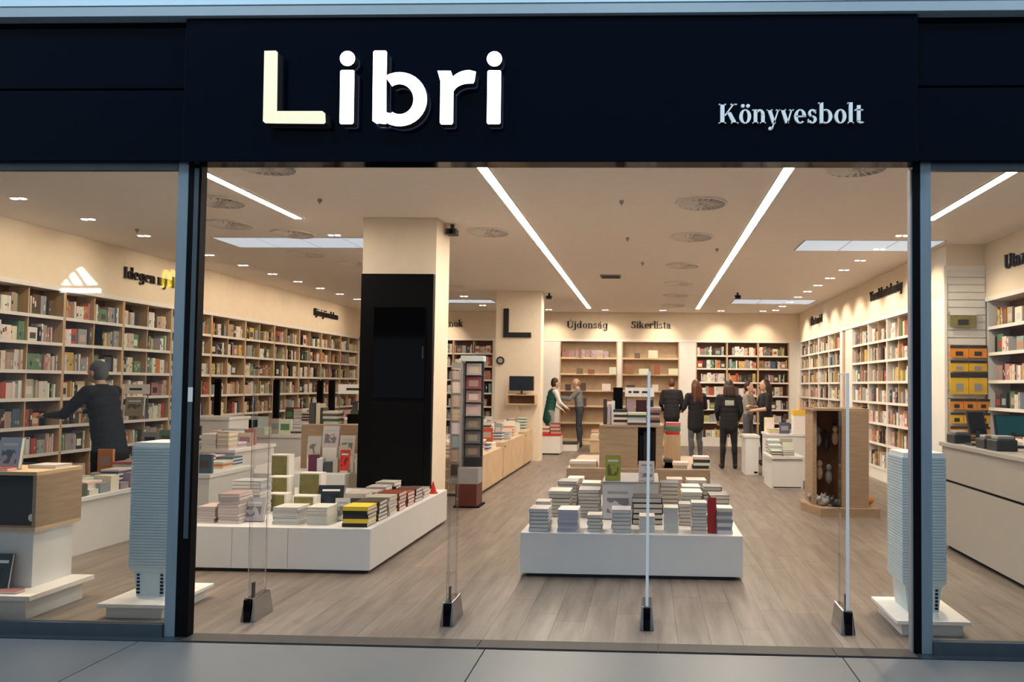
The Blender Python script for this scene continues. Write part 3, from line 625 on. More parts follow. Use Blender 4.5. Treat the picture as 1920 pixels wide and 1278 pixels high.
# ---- low white plinth in the middle
ZP = .36
t = thing('display_plinth', (-.125, 7.2, 0), 'low white display plinth covered with stacked books in the middle of the floor', 'plinth'); of = (-.125, 7.2, 0)
B(-1.03, .782, 6.12, 8.3, 0.03, ZP, M_white).obj('body', t, of, bevel=.004); B(-.98, .73, 6.17, 8.25, 0, .03, M_dark).obj('kick_base', t, of)
def prow(Y, items, base):
    for x0, x1, yt, cols, n, what, where in items:
        a, b = dp(x0, 960, Y), dp(x1, 960, Y); top = dp((x0 + x1) / 2, yt, Y).z; w_ = b.x - a.x
        l_ = min(max(w_ * 1.35, .17), .26); sol = what in SOLID
        stack((a.x + b.x) / 2, Y + max(w_ * .62, .1), base, n, max(top - base, .04), l_ if sol else w_, w_ if sol else l_, cols, what, where, .03, PI / 2 if sol else None)
prow(6.18, [(993, 1029, 953, WB, 6, 'pale blue hardback', 'at the plinth corner facing the wooden counters'),
            (1046, 1084, 955, LAV, 7, 'lavender paperback', 'between two pale stacks along the plinth front'),
            (1101, 1128, 966, GRN, 5, 'greenish white book', 'in front of the big white notice book'),
            (1147, 1183, 955, WB[1:] + LAV, 6, 'pale lilac hardback', 'directly before the big white notice book'),
            (1199, 1228, 968, WHT, 6, 'plain white book', 'before the glossy black box stack'),
            (1245, 1272, 952, WHT, 8, 'off-white book', 'beside the glossy black box stack'),
            (1297, 1326, 943, PNK + WB[1:], 9, 'pale hardback with pinkish boards', 'beside the upright red book'),
            (1345, 1374, 953, WHT + WB[:1], 7, 'light grey book', 'at the plinth corner beyond the upright red book')], ZP)
book((dp(1335, 990, 6.22).x, 6.26, ZP), .07, .285, .05, RED[0], 'bright red book standing upright between two pale stacks', None, 'face', 0, 6, False)
prow(6.52, [(1274, 1296, 945, GRY, 6, 'grey book', 'behind the off-white stack'), (1186, 1243, 934, BLK, 5, 'glossy black boxed book', 'of black boxes on the low plinth'),
            (1003, 1030, 940, [(.25, .16, .1), (.45, .43, .4)], 6, 'brown or grey book', 'behind the pale blue hardbacks')], ZP)
prow(6.86, [(1027, 1068, 920, GRY + GRN, 7, 'grey striped book', 'behind the brownish books on the plinth'), (1084, 1124, 918, GRY[1:] + GRY, 8, 'grey hardback', 'left of the big white notice book'),
            (1278, 1316, 922, [(.62, .63, .55), (.2, .2, .2)], 7, 'pale green or dark book', 'behind the grey stack near the red book'), (1330, 1367, 928, [(.55, .42, .38), (.05, .03, .03)], 6, 'dusty pink or black book', 'behind the upright red book')], ZP)
prow(7.30, [(1046, 1082, 902, PNK[1:] + GRY, 8, 'brownish pink or grey book', 'behind the grey striped books on the plinth'), (1090, 1124, 905, [(.62, .55, .44), (.03, .03, .03)], 7, 'cream or black book', 'beside the raised grey block'),
            (1237, 1272, 905, [(.08, .10, .13), (.45, .32, .2)], 7, 'slate or tan book', 'right beside the raised grey block'), (1278, 1312, 912, [(.05, .03, .03), (.7, .68, .62)], 6, 'black and white book', 'behind the pale green books'), (1318, 1352, 912, [(.55, .54, .46), (.03, .02, .02)], 6, 'sage or black book', 'behind the dusty pink books')], ZP)
prow(7.78, [(1062, 1092, 896, PNK, 5, 'pinkish paperback', 'at the far edge of the low plinth'), (1250, 1280, 898, [(.6, .36, .16), (.5, .46, .4)], 6, 'tan book', 'at the far edge beside the white art book'), (1288, 1325, 900, [(.62, .5, .36), (.4, .38, .3)], 6, 'sandy book', 'at the far corner of the low plinth')], ZP)
t = thing('display_block', (dp(1182, 940, 7.0).x, 7.25, ZP), 'raised grey block standing in the middle of the low plinth', 'block'); a, b = dp(1129, 940, 7.0).x, dp(1234, 940, 7.0).x
zt = dp(1180, 906, 7.0).z
B(a, b, 7.02, 7.75, ZP, zt, M_white).obj('body', t, t.location, bevel=.003); B(a - .004, b + .004, 7.01, 7.76, zt, zt + .012, M_grey).obj('top_sheet', t, t.location)
book((dp(1158, 960, 6.78).x, 6.80, ZP), dp(1187, 940, 6.78).x - dp(1130, 940, 6.78).x, .30, .03, (.66, .67, .66), 'big white notice book leaning against the raised grey block', None, 'face', 0, 12)
book((dp(1150, 899, 7.2).x, 7.1, zt + .013), .145, .235, .03, (.30, .36, .05), 'book with a lime green top propped on the raised grey block', None, 'face', 0, 12)
book((dp(1212, 899, 7.2).x, 7.1, zt + .013), .15, .185, .03, (.70, .70, .68), 'white art book with black blots propped on the raised grey block', None, 'face', 0, 12)

# ---- wooden display behind it
t = thing('display_table', (-.1, 9.3, 0), 'low wide wooden display table with a dark groove behind the white plinth', 'table'); of = (-.1, 9.3, 0)
a, b = dp(1062, 880, 8.7).x, dp(1332, 880, 8.7).x
B(a, b, 8.72, 10.4, .30, .60, M_wood).obj('top_block', t, of, bevel=.003); B(a + .04, b - .04, 8.76, 10.36, .27, .30, M_dark).obj('groove', t, of); B(a + .02, b - .02, 8.74, 10.38, 0, .27, M_wood).obj('base', t, of)
t = thing('display_cube', (-.2, 9.1, .60), 'tall wooden display cube with a dark open compartment on the wooden table', 'display'); of = (-.2, 9.1, .6)
a, b = dp(1124, 800, 8.8).x, dp(1243, 800, 8.8).x; z1 = 1.10; c0, c1 = dp(1196, 800, 8.8).x, dp(1230, 800, 8.8).x
B(a, c0, 8.82, 9.5, .60, z1 - .02, M_wood).obj('body', t, of); B(c1, b, 8.82, 9.5, .60, z1 - .02, M_wood).obj('side', t, of); B(a - .005, b + .005, 8.81, 9.51, z1 - .02, z1, M_wood).obj('top', t, of)
B(c0, c1, 9.35, 9.5, .60, z1 - .02, M_dark).obj('back', t, of)
for k in range(4): sbook(Vector((c0 + .015 + k * .05, 9.3, .605)), UX, -UY, .042, .18, R.uniform(.3, .44), [(.02, .02, .03), (.1, .1, .12), (.2, .2, .22), (.03, .03, .03)][k])
def topper(name, x0, x1, ytop, ybot, Y, zb, label, marks):
    a, b = dp(x0, ytop, Y), dp(x1, ytop, Y); z1 = a.z; z0 = dp(x0, ybot, Y).z
    t = thing(name, ((a.x + b.x) / 2, Y, zb), label, 'sign'); of = t.location.copy()
    for s_ in (a.x + .015, b.x - .015): MB().cyl((s_, Y, zb), (s_, Y, z0), .006, M_chrome, 8).obj('leg', t, of)
    d = B(a.x, b.x, Y - .008, Y + .008, z0, z1, M_whites).obj('board', t, of)
    for u0, u1 in marks: B(a.x + (b.x - a.x) * u0, a.x + (b.x - a.x) * u1, Y - .0095, Y - .008, z0 + (z1 - z0) * .38, z0 + (z1 - z0) * .62, M_dark).obj('print', d, of)
topper('table_sign', 1172, 1227, 726, 743, 9.15, 1.10, 'white sign board with short dark print above the wooden display cube', ((.12, .22), (.28, .48), (.58, .80)))
for nm, (x0, x1, y0, y1, Y), m_, l in (('book_stand', (1150, 1167, 726, 767, 9.2), M_black, 'slim black stand rising beside the white sign on the wooden cube'),):
    a, b = dp(x0, y0, Y), dp(x1, y1, Y); t = thing(nm, ((a.x + b.x) / 2, Y, 1.10), l, 'stand'); of = t.location.copy()
    B(a.x, b.x, Y, Y + .09, 1.14, a.z, m_).obj('panel', t, of); B(a.x + .02, b.x - .02, Y - .05, Y + .14, 1.10, 1.14, m_).obj('foot', t, of)
def pile(x0, x1, ybase, Y, z, cols, n, t=.03, dep=.2):
    a, b = dp(x0, ybase, Y).x, dp(x1, ybase, Y).x
    for k in range(n): sbook(Vector((a + R.uniform(-.01, .01), Y + dep, z + k * t)), UX, -UY, b - a, dep, t * .93, cols[k % len(cols)])
pile(1150, 1176, 800, 8.9, 1.101, [(.7, .66, .6), (.03, .03, .03)], 6, .03); pile(1177, 1212, 800, 8.86, 1.101, [(.05, .05, .06), (.62, .62, .6), (.4, .45, .5)], 5, .03); pile(1213, 1238, 800, 8.9, 1.101, [(.35, .36, .4), (.02, .02, .02), (.3, .1, .1)], 7, .03)
for x0, h, c_ in ((1131, .30, (.06, .03, .03)), (1139, .24, (.5, .48, .46)), (1146, .28, (.75, .72, .68))): a = dp(x0, 800, 8.95).x; sbook(Vector((a, 9.1, 1.101)), UX, -UY, .035, .15, h, c_)
for x0, x1, c_ in ((1174, 1190, (.42, .36, .36)), (1192, 1212, (.05, .01, .02)), (1214, 1224, (.03, .03, .05))): a, b = dp(x0, 790, 9.2).x, dp(x1, 790, 9.2).x; sbook(Vector((a, 9.25, 1.101)), UX, -UY, b - a, .04, .29, c_)
for x0, x1, n, c_ in ((1245, 1262, 3, (.05, .04, .04)), (1245, 1290, 2, (.45, .36, .28)), (1300, 1330, 4, (.03, .03, .035)), (1068, 1118, 2, (.5, .36, .26))): pile(x0, x1, 870, 8.85, .601, [c_, (.7, .65, .55)], n, .035)
t = thing('book_crate', (.55, 9.6, .60), 'pale wooden crate full of books on the wooden table beside the display cube', 'crate'); of = t.location.copy()
a, b = dp(1246, 840, 9.5).x, dp(1276, 840, 9.5).x
for nm, bb in (('front', (a, b, 9.5, 9.52, .60, .95)), ('side', (a, a + .02, 9.52, 9.8, .60, .95)), ('side', (b - .02, b, 9.52, 9.8, .60, .95)), ('back', (a + .02, b - .02, 9.78, 9.8, .60, .95)), ('bottom', (a + .02, b - .02, 9.52, 9.78, .60, .62))): B(*bb, M_woodl).obj(nm, t, of)
for k in range(3): pile(1248, 1275, 800, 9.54, .94 + k * .055, [[(.5, .03, .04)], [(.05, .25, .12)], [(.65, .2, .25)]][k], 2, .027, .2)

# ---- big white podium with tiers by the pillar
t = thing('display_podium', (-3.1, 7.3, 0), 'wide low white podium with book stacks in front of the pillar with the black cabinet', 'podium'); of = (-3.1, 7.3, 0); ZQ = .37
B(-4.18, -2.262, 6.1, 8.44, .03, ZQ, M_white).obj('body', t, of, bevel=.004); B(-4.13, -2.31, 6.15, 8.4, 0, .03, M_dark).obj('kick_base', t, of)
for x in (-3.42, -2.95): B(x - .0015, x + .0015, 6.0985, 6.101, .04, ZQ - .01, M_grey).obj('joint', t, of)
t = thing('white_tier', (-4.0, 9.2, 0), 'tall white tier block behind the podium carrying the wooden shelf cube', 'tier'); of = (-4.0, 9.2, 0)
B(-4.9, -3.45, 8.46, 10.6, 0, .52, M_white).obj('body', t, of, bevel=.004)
prow2 = [(366, 400, 950, PNK, 7, 'pinkish white book', 'next to the black door post'), (406, 446, 926, PNK[:1] + PNK, 9, 'pale pink hardback', 'beside the folded pink book on the podium'),
         (509, 557, 951, WB[1:] + WHT, 6, 'white hardback', 'in the middle of the podium front'), (573, 612, 951, WHT, 6, 'plain white book', 'next to the speckled white book')]
for x0, x1, yt, cols, n, what, where in prow2:
    a, b = dp(x0, 960, 6.2), dp(x1, 960, 6.2); stack((a.x + b.x) / 2, 6.33, ZQ, n, dp(x0, yt, 6.2).z - ZQ, (b.x - a.x), .22, cols, what, where, .03)
a, b = dp(443, 930, 6.62), dp(497, 930, 6.62); stack((a.x + b.x) / 2 - .01, 6.66, ZQ, 10, dp(443, 899, 6.62).z - ZQ, b.x - a.x, .2, [(.55, .57, .60), (.42, .43, .46)], 'blue-grey hardback', 'tallest on the podium front', .03)
book((dp(470, 985, 6.3).x, 6.34, ZQ), .19, .2, .03, (.42, .40, .42), 'greyish picture book leaning against the tall blue-grey stack', None, 'face', 0, 16)
book((dp(636, 975, 6.4).x, 6.46, ZQ), .12, .19, .03, (.62, .62, .60), 'speckled white book leaning beside the plain white stack', None, 'face', .2, 14)
book((dp(618, 945, 7.0).x, 7.02, ZQ), .24, .22, .04, (.012, .018, .03), 'navy book propped behind the speckled white book', None, 'face', .1, 18)
# row along the podium's side edge: books standing in short piles, spines out
edge = [((685, 985), (.78, .55, .05), 5, 'yellow and black'), ((712, 972), (.08, .07, .05), 5, 'dark brown'), ((733, 962), (.55, .50, .42), 5, 'beige'), ((752, 952), (.30, .05, .03), 5, 'brick red'), ((769, 944), (.30, .06, .04), 4, 'maroon'), ((785, 937), (.10, .05, .05), 4, 'blackish'), ((799, 930), (.50, .40, .38), 3, 'dusty rose')]
for k, ((px, py), c_, n, nm) in enumerate(edge):
    p = fl(px, py, ZQ); stack(-2.42, 6.27 + k * .262, ZQ, n, n * .034, .22, .21, [(.02, .018, .015), c_, (.03, .03, .03)] if k == 0 else [c_, tuple(q * .75 for q in c_), tuple(q * .55 for q in c_)], nm + ' book', 'along the side edge of the low podium', .05, PI / 2)
    if 2 <= k < 6: stack(-2.70, 6.42 + k * .27, ZQ, 4, .15 + .012 * (k % 3), .2, .2, [(.45, .42, .38), c_, (.03, .03, .03)], 'mixed dark book', 'inside the podium by the %s books' % nm, .06, PI / 2)
mb = MB().cyl((-2.33, 8.12, ZQ), (-2.33, 8.12, ZQ + .13), .04, M_red, 14, .004); o = thing('red_cone', (-2.33, 8.12, ZQ), 'small red cone ornament at the podium corner by the pillar', 'ornament'); mb.obj('cone', o, o.location); MB().cyl((-2.33, 8.12, ZQ), (-2.33, 8.12, ZQ + .012), .05, M_red, 14).obj('base', o, o.location)
# olive boxed sets
def olive(x0, x1, y0, y1, Y, zb, label):
    a, b = dp(x0, y0, Y), dp(x1, y1, Y); z1 = a.z; t = thing('boxed_set', ((a.x + b.x) / 2, Y, zb), label, 'box', 'olive boxed sets on the podium'); of = t.location.copy()
    B(a.x - .012, b.x + .02, Y + .006, Y + .12, zb, z1, M_whites).obj('case', t, of); B(a.x, b.x, Y, Y + .0055, zb + .012, z1 - .012, M_olive).obj('front', t, of)
    return z1
za = olive(504, 532, 925, 951, 6.82, ZQ, 'olive fronted white box, low one behind the white hardbacks'); zb_ = dp(520, 951, 6.75).z
zl = olive(551, 586, 929, 966, 6.85, ZQ, 'olive fronted white box beside the plain white books')
z2 = olive(505, 537, 893, 922, 7.0, ZQ, 'olive fronted white box, middle one of the stepped column'); z3 = olive(510, 537, 852, 889, 7.22, ZQ, 'tall olive fronted white box at the top of the stepped column')
olive(562, 597, 886, 924, 7.1, ZQ, 'wide olive fronted white box below the wooden shelf cube')
# wooden shelf cube on the tier
t = thing('shelf_cube', (-3.85, 9.5, .52), 'wooden shelf cube open at its side, standing on the white tier', 'shelf'); of = t.location.copy()
for nm, bb in (('front', (-4.22, -3.46, 9.0, 9.02, .54, 1.03)), ('bottom', (-4.22, -3.46, 9.0, 10.0, .52, .54)), ('top', (-4.22, -3.46, 9.0, 10.0, 1.03, 1.05)), ('back', (-4.22, -3.46, 9.98, 10.0, .54, 1.03)), ('side', (-4.22, -4.2, 9.02, 9.98, .54, 1.03))): B(*bb, M_wood).obj(nm, t, of)
for y, c_ in ((9.12, (.3, .28, .34)), (9.2, (.4, .2, .2)), (9.42, (.55, .5, .46)), (9.55, (.6, .5, .42)), (9.75, (.1, .1, .12)), (9.85, (.4, .4, .44))): sbook(Vector((-3.5, y, .541)), UY, UX, .05, -.18, R.uniform(.24, .36), c_)
for x0, x1, y0, y1, c_, l in ((577, 601, 817, 858, (.52, .47, .46), 'pale mauve book leaning low on the front of the wooden shelf cube'), (606, 635, 798, 838, (.56, .51, .49), 'pale book raised highest on the front of the wooden shelf cube'), (638, 665, 816, 852, (.58, .54, .51), 'pale book behind the red one on the front of the wooden shelf cube'), (638, 655, 843, 882, (.68, .05, .03), 'bright red book standing before the wooden shelf cube')):
    Y = 8.78 if 'bright' not in l else 8.62
    a, b = dp(x0, y0, Y), dp(x1, y1, Y); hgt = a.z - b.z; zb = max(b.z, .525)
    if zb > .53: ez = thing('book_easel', ((a.x + b.x) / 2, Y + .1, .52), 'small white riser under the ' + l.split(' leaning')[0].split(' raised')[0].split(' behind')[0] + (' at the shelf cube' if 'mauve' in l else (' raised highest' if 'raised' in l else ' behind the red one')) if 'bright' not in l else 'small white riser under the bright red book', 'riser'); B(a.x + .01, b.x - .01, Y - .03, Y + .12, .521, zb - .001, M_whites).obj('block', ez, ez.location)
    book(((a.x + b.x) / 2, Y, zb), b.x - a.x, hgt, .025, c_, l, None, 'face', 0, 9)
for x0, x1, h, c_ in ((577, 592, .20, (.12, .03, .06)), (593, 604, .16, (.7, .68, .64)), (607, 622, .12, (.05, .07, .08)), (623, 632, .16, (.5, .46, .46)), (656, 662, .13, (.62, .6, .55)), (664, 669, .16, (.6, .58, .55))):
    a, b = dp(x0, 880, 8.6).x, dp(x1, 880, 8.6).x; sbook(Vector((a, 8.7, .521)), UX, -UY, b - a, .09, h, c_)
topper('table_sign', 635, 691, 720, 738, 9.3, 1.05, 'white sign board with one dark line of print above the black display box', ((.28, .72),))
t = thing('display_box', (-3.75, 9.4, 1.05), 'black display box under the white sign on the wooden shelf cube', 'box'); of = t.location.copy(); a, b = dp(650, 790, 9.35).x, dp(688, 790, 9.35).x
B(a, b, 9.36, 9.7, 1.05, 1.17, M_black).obj('base', t, of, bevel=.006); MB().frustum((a + .02, b - .02, 9.4, 9.66), (a + .05, b - .03, 9.45, 9.6), 1.17, 1.33, M_dark).obj('lid', t, of); B(b - .12, b - .08, 9.355, 9.36, 1.22, 1.32, M_whites).obj('print', t, of)
pile(606, 632, 790, 9.2, 1.051, [(.62, .6, .56), (.1, .1, .1)], 5, .032); pile(695, 712, 790, 9.2, 1.051, [(.3, .3, .33), (.6, .55, .5)], 3, .035)
for x0, x1, h, c_ in ((579, 590, .26, (.08, .07, .08)), (592, 600, .25, (.6, .55, .52)), (601, 606, .2, (.05, .05, .05)), (716, 728, .30, (.25, .25, .27))): a, b = dp(x0, 790, 9.2).x, dp(x1, 790, 9.2).x; sbook(Vector((a, 9.35, 1.051)), UX, -UY, b - a, .15, h, c_)

# ---- white tables between podium and bookcase wall
def wtable(x0, x1, y0, y1, z, label, m=None, z0=0):
    m = m or M_white; t = thing('display_table', ((x0 + x1) / 2, (y0 + y1) / 2, z0), label, 'table'); of = t.location.copy()
    B(x0 + .02, x1 - .02, y0 + .02, y1 - .02, z0, z - .04, m).obj('body', t, of); B(x0, x1, y0, y1, z - .04, z, m).obj('top', t, of, bevel=.003); return t
AVOID = []
for px, Y in ((408, 11.4), (518, 11.5), (600, 11.6), (622, 11.2)): p = dp(px, 750, Y); AVOID.append((p.x - .07, p.x + .07, Y - .07, Y + .07))
AVOID += [(dp(395, 770, 10.95).x - .02, dp(462, 770, 10.95).x + .02, 11.25, 11.62), (dp(1487, 775, 12.75).x - .02, dp(1513, 775, 12.75).x + .02, 12.69, 12.93), (-6.4, -5.6, 9.94, 10.26)]
def scatter(x0, x1, y0, y1, z, dens=1.0, hmax=.16, up=.3):
    y = y0 + .02
    while y < y1 - .2:
        x = x0 + .03
        while x < x1 - .2:
            w_ = R.uniform(.13, .2); r = R.random()
            if any(x + w_ + .01 > a0 and x - .01 < a1 and y + .21 > b0 and y < b1 for a0, a1, b0, b1 in AVOID): x += .05; continue
            if r < up:
                h = R.uniform(.17, .26); sbook(Vector((x, y + .06, z + .001)), UX, -UY, w_, .03, h, R.choice(PC)); sbook(Vector((x + w_ * .15, y + .03, z + .001 + h * .3)), UX, -UY, w_ * .7, .0015, h * .4, R.choice(PC))
            elif r < .94 * dens:
                n = R.randint(3, 9); t_ = R.uniform(.016, .03); c_ = R.choice(PC)
                for k in range(n): sbook(Vector((x + R.uniform(-.005, .005), y + .2, z + .001 + k * t_)), UX, -UY, w_, .2, t_ * .9, c_ if k % 2 else (.72, .69, .64))
            x += w_ + R.uniform(.006, .025)
        y += .225
wtable(-5.7, -4.45, 7.5, 8.4, .62, 'white table with picture books behind the low podium'); scatter(-5.7, -4.45, 7.5, 8.4, .62)
wtable(-6.3, -3.7, 10.9, 12.0, .78, 'white table with flat boxes below the ceiling panel beside the pillar'); scatter(-6.3, -3.7, 10.9, 12.0, .78, 1, .14, .22)
wtable(-6.3, -4.3, 12.7, 13.6, .88, 'white table far behind the shelf cube, covered with upright books'); scatter(-6.3, -4.3, 12.7, 13.6, .88, 1, .16, .5)
wtable(-6.2, -4.98, 8.9, 9.9, .74, 'white table crowded with stacks behind the tall tier'); scatter(-6.2, -4.98, 8.9, 9.9, .74, 1, .16, .35)
wtable(-6.35, -5.66, 9.95, 10.5, 1.08, 'white counter below the small sign near the shopper in the dark coat'); scatter(-6.35, -5.66, 9.95, 10.5, 1.08, 1, .2, .4)
topper('table_sign', 235, 280, 720, 738, 10.2, 1.08, 'white sign board with dark print next to the shopper in the dark coat', ((.2, .72),))
for x0, x1, y0, c_, l in ((199, 226, 738, (.45, .22, .2), 'red-brown boxed book'), (235, 268, 744, (.32, .28, .18), 'olive patterned boxed book')):
    a, b = dp(x0, y0, 9.97), dp(x1, 788, 9.97); book(((a.x + b.x) / 2, 10.0, 1.08), b.x - a.x, a.z - 1.08, .04, c_, l + ' standing on the white counter under the small sign', None, 'face', 0, 5)
for px, Y, z in ((408, 11.4, .78), (518, 11.5, .78), (600, 11.6, .78), (622, 11.2, .78)):
    p = dp(px, 750, Y); t = thing('book_stand', (p.x, Y, z), 'slim black sign post on the white table behind the tall tier', 'stand', 'black posts on the white tables'); B(p.x - .06, p.x + .06, Y - .05, Y + .05, z, z + .02, M_black).obj('foot', t, t.location); B(p.x - .045, p.x + .045, Y - .02, Y + .02, z + .02, 1.60, M_black).obj('post', t, t.location)
t = thing('cd_tray', (-5.6, 10.95, .78), 'long pale blue tray of black cases on the white table', 'tray'); a, b = dp(395, 770, 10.95).x, dp(462, 770, 10.95).x
B(a, b, 11.3, 11.6, .781, 1.02, M_tower).obj('tray', t, t.location)
for k in range(6): B(a + .02 + k * (b - a) / 6, a + (k + .85) * (b - a) / 6, 11.28, 11.299, .86, .98, M_black).obj('case', t, t.location)
wtable(-7.2, -5.07, 6.25, 7.45, .51, 'low white table of magazines next to the wooden cube in the window'); scatter(-7.2, -5.07, 6.25, 7.45, .51, 1, .1, .25)
for k in range(9): y = 6.3 + k * .135; sbook(Vector((-5.27, y, .511)), UY, UX, .11, .17, R.uniform(.05, .16), R.choice([(.7, .67, .6), (.1, .09, .08), (.5, .46, .4), (.3, .3, .3)]))

# ---- window display at the left pane
t = thing('window_step', (-4.6, 5.05, 0), 'low white step plinth on the floor under the wooden cube in the window', 'plinth'); of = t.location.copy()
B(-5.3, -3.995, 4.76, 5.33, .13, .16, M_whites).obj('top', t, of); B(-5.25, -4.05, 4.80, 5.29, 0, .13, M_white).obj('body', t, of)
t = thing('pedestal', (-4.6, 5.15, .16), 'plain white pedestal between the step plinth and the wooden cube', 'pedestal'); B(-5.1, -4.16, 4.97, 5.32, .16, .54, M_white).obj('body', t, t.location, bevel=.003); B(-5.12, -4.14, 4.96, 5.325, .53, .54, M_white).obj('cap', t, t.location)
t = thing('window_cube', (-4.6, 5.15, .54), 'wooden cube with a dark open front in the shop window', 'display'); of = t.location.copy()
for nm, bb, m_ in (('top', (-5.0, -4.135, 4.95, 5.36, .915, .94), M_woodl), ('bottom', (-5.0, -4.135, 4.95, 5.36, .54, .565), M_woodl), ('side', (-4.16, -4.135, 4.95, 5.36, .565, .915), M_wood), ('side', (-5.0, -4.975, 4.95, 5.36, .565, .915), M_wood), ('back', (-4.975, -4.16, 5.3, 5.36, .565, .915), M_dark), ('divider', (-4.55, -4.53, 4.96, 5.3, .565, .915), M_wood)): B(*bb, m_).obj(nm, t, of)
t = thing('wall_picture', (-4.35, 5.2, .565), 'dark picture standing inside the wooden cube in the window', 'picture'); B(-4.5, -4.19, 5.02, 5.04, .566, .9, M_dark).obj('board', t, t.location); MB().ell((-4.22, 5.015, .62), (.02, .004, .025), M_whites).obj('print', t, t.location)
book((dp(25, 868, 5.1).x, 5.08, .94), dp(45, 868, 5.1).x - dp(5, 868, 5.1).x, .22, .03, (.33, .45, .55), 'pale blue picture book standing on the wooden cube in the window', None, 'face', 0, 8)
for k, (x, y, c_) in enumerate(((-4.42, 4.995, (.5, .06, .04)), (-4.40, 5.0, (.7, .62, .55)))): book((x, 5.02, .94 + k * .0), .12, .1, .02, c_, ('small red book' if k == 0 else 'small cream book') + ' lying flat before the pale blue picture book', None) if k == 0 else None
book((-4.27, 5.23, .94), .2, .16, .025, (.62, .58, .52), 'cream book lying flat behind the pale blue picture book', None)
for px, w_, c_, l in ((26, .13, (.03, .05, .06), 'dark blue-black picture book leaning on the white pedestal above the step'), (-8, .12, (.10, .08, .06), 'brown picture book leaning on the white pedestal above the step')):
    p = fl(px, 1097, .16); book((p.x, 4.90, .16), w_, .235, .02, c_, l, None, 'face', 0, 10)
book((fl(22, 1108, .16).x, 4.84, .16), .18, .07, .02, (.45, .18, .2), 'pink book lying flat on the white step plinth in the window', None)

# ---- ribbed towers inside the shopfront
def tower(x0, x1, y0, label):
    cx = (x0 + x1) / 2; t = thing('ribbed_tower', (cx, y0 + .2, 0), label, 'tower'); of = t.location.copy(); y1 = y0 + .31
    B(x0 - .05, x1 + .05, y0 - .13, y1 + .05, 0, .075, M_white).obj('plinth', t, of, bevel=.003); B(x0 - .09, x1 + .09, y0 - .16, y1 + .08, .075, .10, M_whites).obj('plinth_top', t, of, bevel=.003)
    MB().frustum((x0 + .042, x1 - .042, y0 + .03, y1 - .03), (x0 + .026, x1 - .026, y0 + .02, y1 - .02), .10, .265, M_tower).obj('neck', t, of)
    for s_ in (x0 + .058, x1 - .058):
        mb = MB()
        for k in range(6): mb.box(s_ - .009, s_ + .009, y0 + .018, y0 + .05, .12 + k * .024, .133 + k * .024, M_black)
        tag(mb.obj('vent_holes', t, of), kind='stuff')
    mb = MB().box(x0 + .006, x1 - .006, y0 + .006, y1 - .006, .30, 1.12, M_tower)
    for k in range(42): mb.box(x0, x1, y0, y1, .301 + k * .0195, .301 + k * .0195 + .0155, M_tower)
    tag(mb.obj('rib', t, of), kind='stuff')
    MB().frustum((x0 + .026, x1 - .026, y0 + .02, y1 - .02), (x0, x1, y0, y1), .265, .30, M_tower).obj('collar', t, of); B(x0 + .01, x1 - .01, y0 + .01, y1 - .01, 1.12, 1.145, M_whites).obj('cap', t, of)
tower(-3.515, -3.235, 5.0, 'ribbed blue-grey tower on a white plinth by the post next to the wooden window cube'); tower(1.68, 1.965, 5.0, 'ribbed blue-grey tower on a white plinth by the post next to the checkout counter')

# ---- anti-theft gates
def gate(x, label, lit):
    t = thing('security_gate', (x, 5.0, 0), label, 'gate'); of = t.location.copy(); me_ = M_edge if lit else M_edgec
    MB().frustum((x - .047, x + .047, 4.84, 5.10), (x - .031, x + .031, 4.86, 5.08), 0, .15, M_chrome).obj('base', t, of, bevel=.006)
    B(x - .022, x + .022, 4.836, 4.84, .005, .145, M_blackg).obj('base_front', t, of)
    B(x - .006, x + .006, 4.868, 5.07, .15, 1.655, M_acryl).obj('panel', t, of)
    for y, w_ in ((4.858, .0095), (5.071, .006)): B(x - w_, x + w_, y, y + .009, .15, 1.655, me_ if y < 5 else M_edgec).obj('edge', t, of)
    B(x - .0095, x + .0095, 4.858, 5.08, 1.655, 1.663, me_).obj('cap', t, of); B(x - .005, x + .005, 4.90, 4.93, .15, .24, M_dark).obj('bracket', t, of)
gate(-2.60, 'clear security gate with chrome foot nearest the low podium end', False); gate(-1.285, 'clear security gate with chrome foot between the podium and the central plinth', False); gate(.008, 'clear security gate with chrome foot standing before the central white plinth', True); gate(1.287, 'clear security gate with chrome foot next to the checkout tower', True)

# ---- magazine rack and wooden counters
t = thing('magazine_rack', (-2.34, 9.7, 0), 'tall narrow magazine rack with rows of covers standing before the wooden counters', 'rack'); of = t.location.copy()
B(-2.42, -2.15, 9.42, 9.75, 0.02, .30, M_redd).obj('base_box', t, of, bevel=.004); B(-2.45, -2.12, 9.44, 9.8, 0, .02, M_black).obj('foot', t, of); B(-2.40, -2.14, 9.45, 9.72, .30, .5, M_grey).obj('tray', t, of)
B(-2.37, -2.13, 9.62, 9.66, .5, 1.86, M_dark).obj('board', t, of); B(-2.52, -2.38, 9.50, 9.66, .3, 1.84, M_grey).obj('side_wing', t, of); B(-2.40, -2.11, 9.50, 9.66, 1.86, 1.93, M_tower).obj('header', t, of)
for k in range(7):
    z = .62 + k * .175; B(-2.36, -2.14, 9.54, 9.62, z, z + .012, M_dark).obj('pocket', t, of)
    sbook(Vector((-2.345, 9.612, z + .013)), UX, -UY, .19, .02, .15, R.choice([(.6, .58, .56), (.3, .1, .12), (.45, .4, .3), (.2, .2, .22), (.5, .3, .3)])); sbook(Vector((-2.31, 9.59, z + .04)), UX, -UY, .12, .002, .08, R.choice(PC))
for k in range(8): sbook(Vector((-2.50, 9.497, .4 + k * .175)), UX, -UY, .1, .015, .14, R.choice(PC))
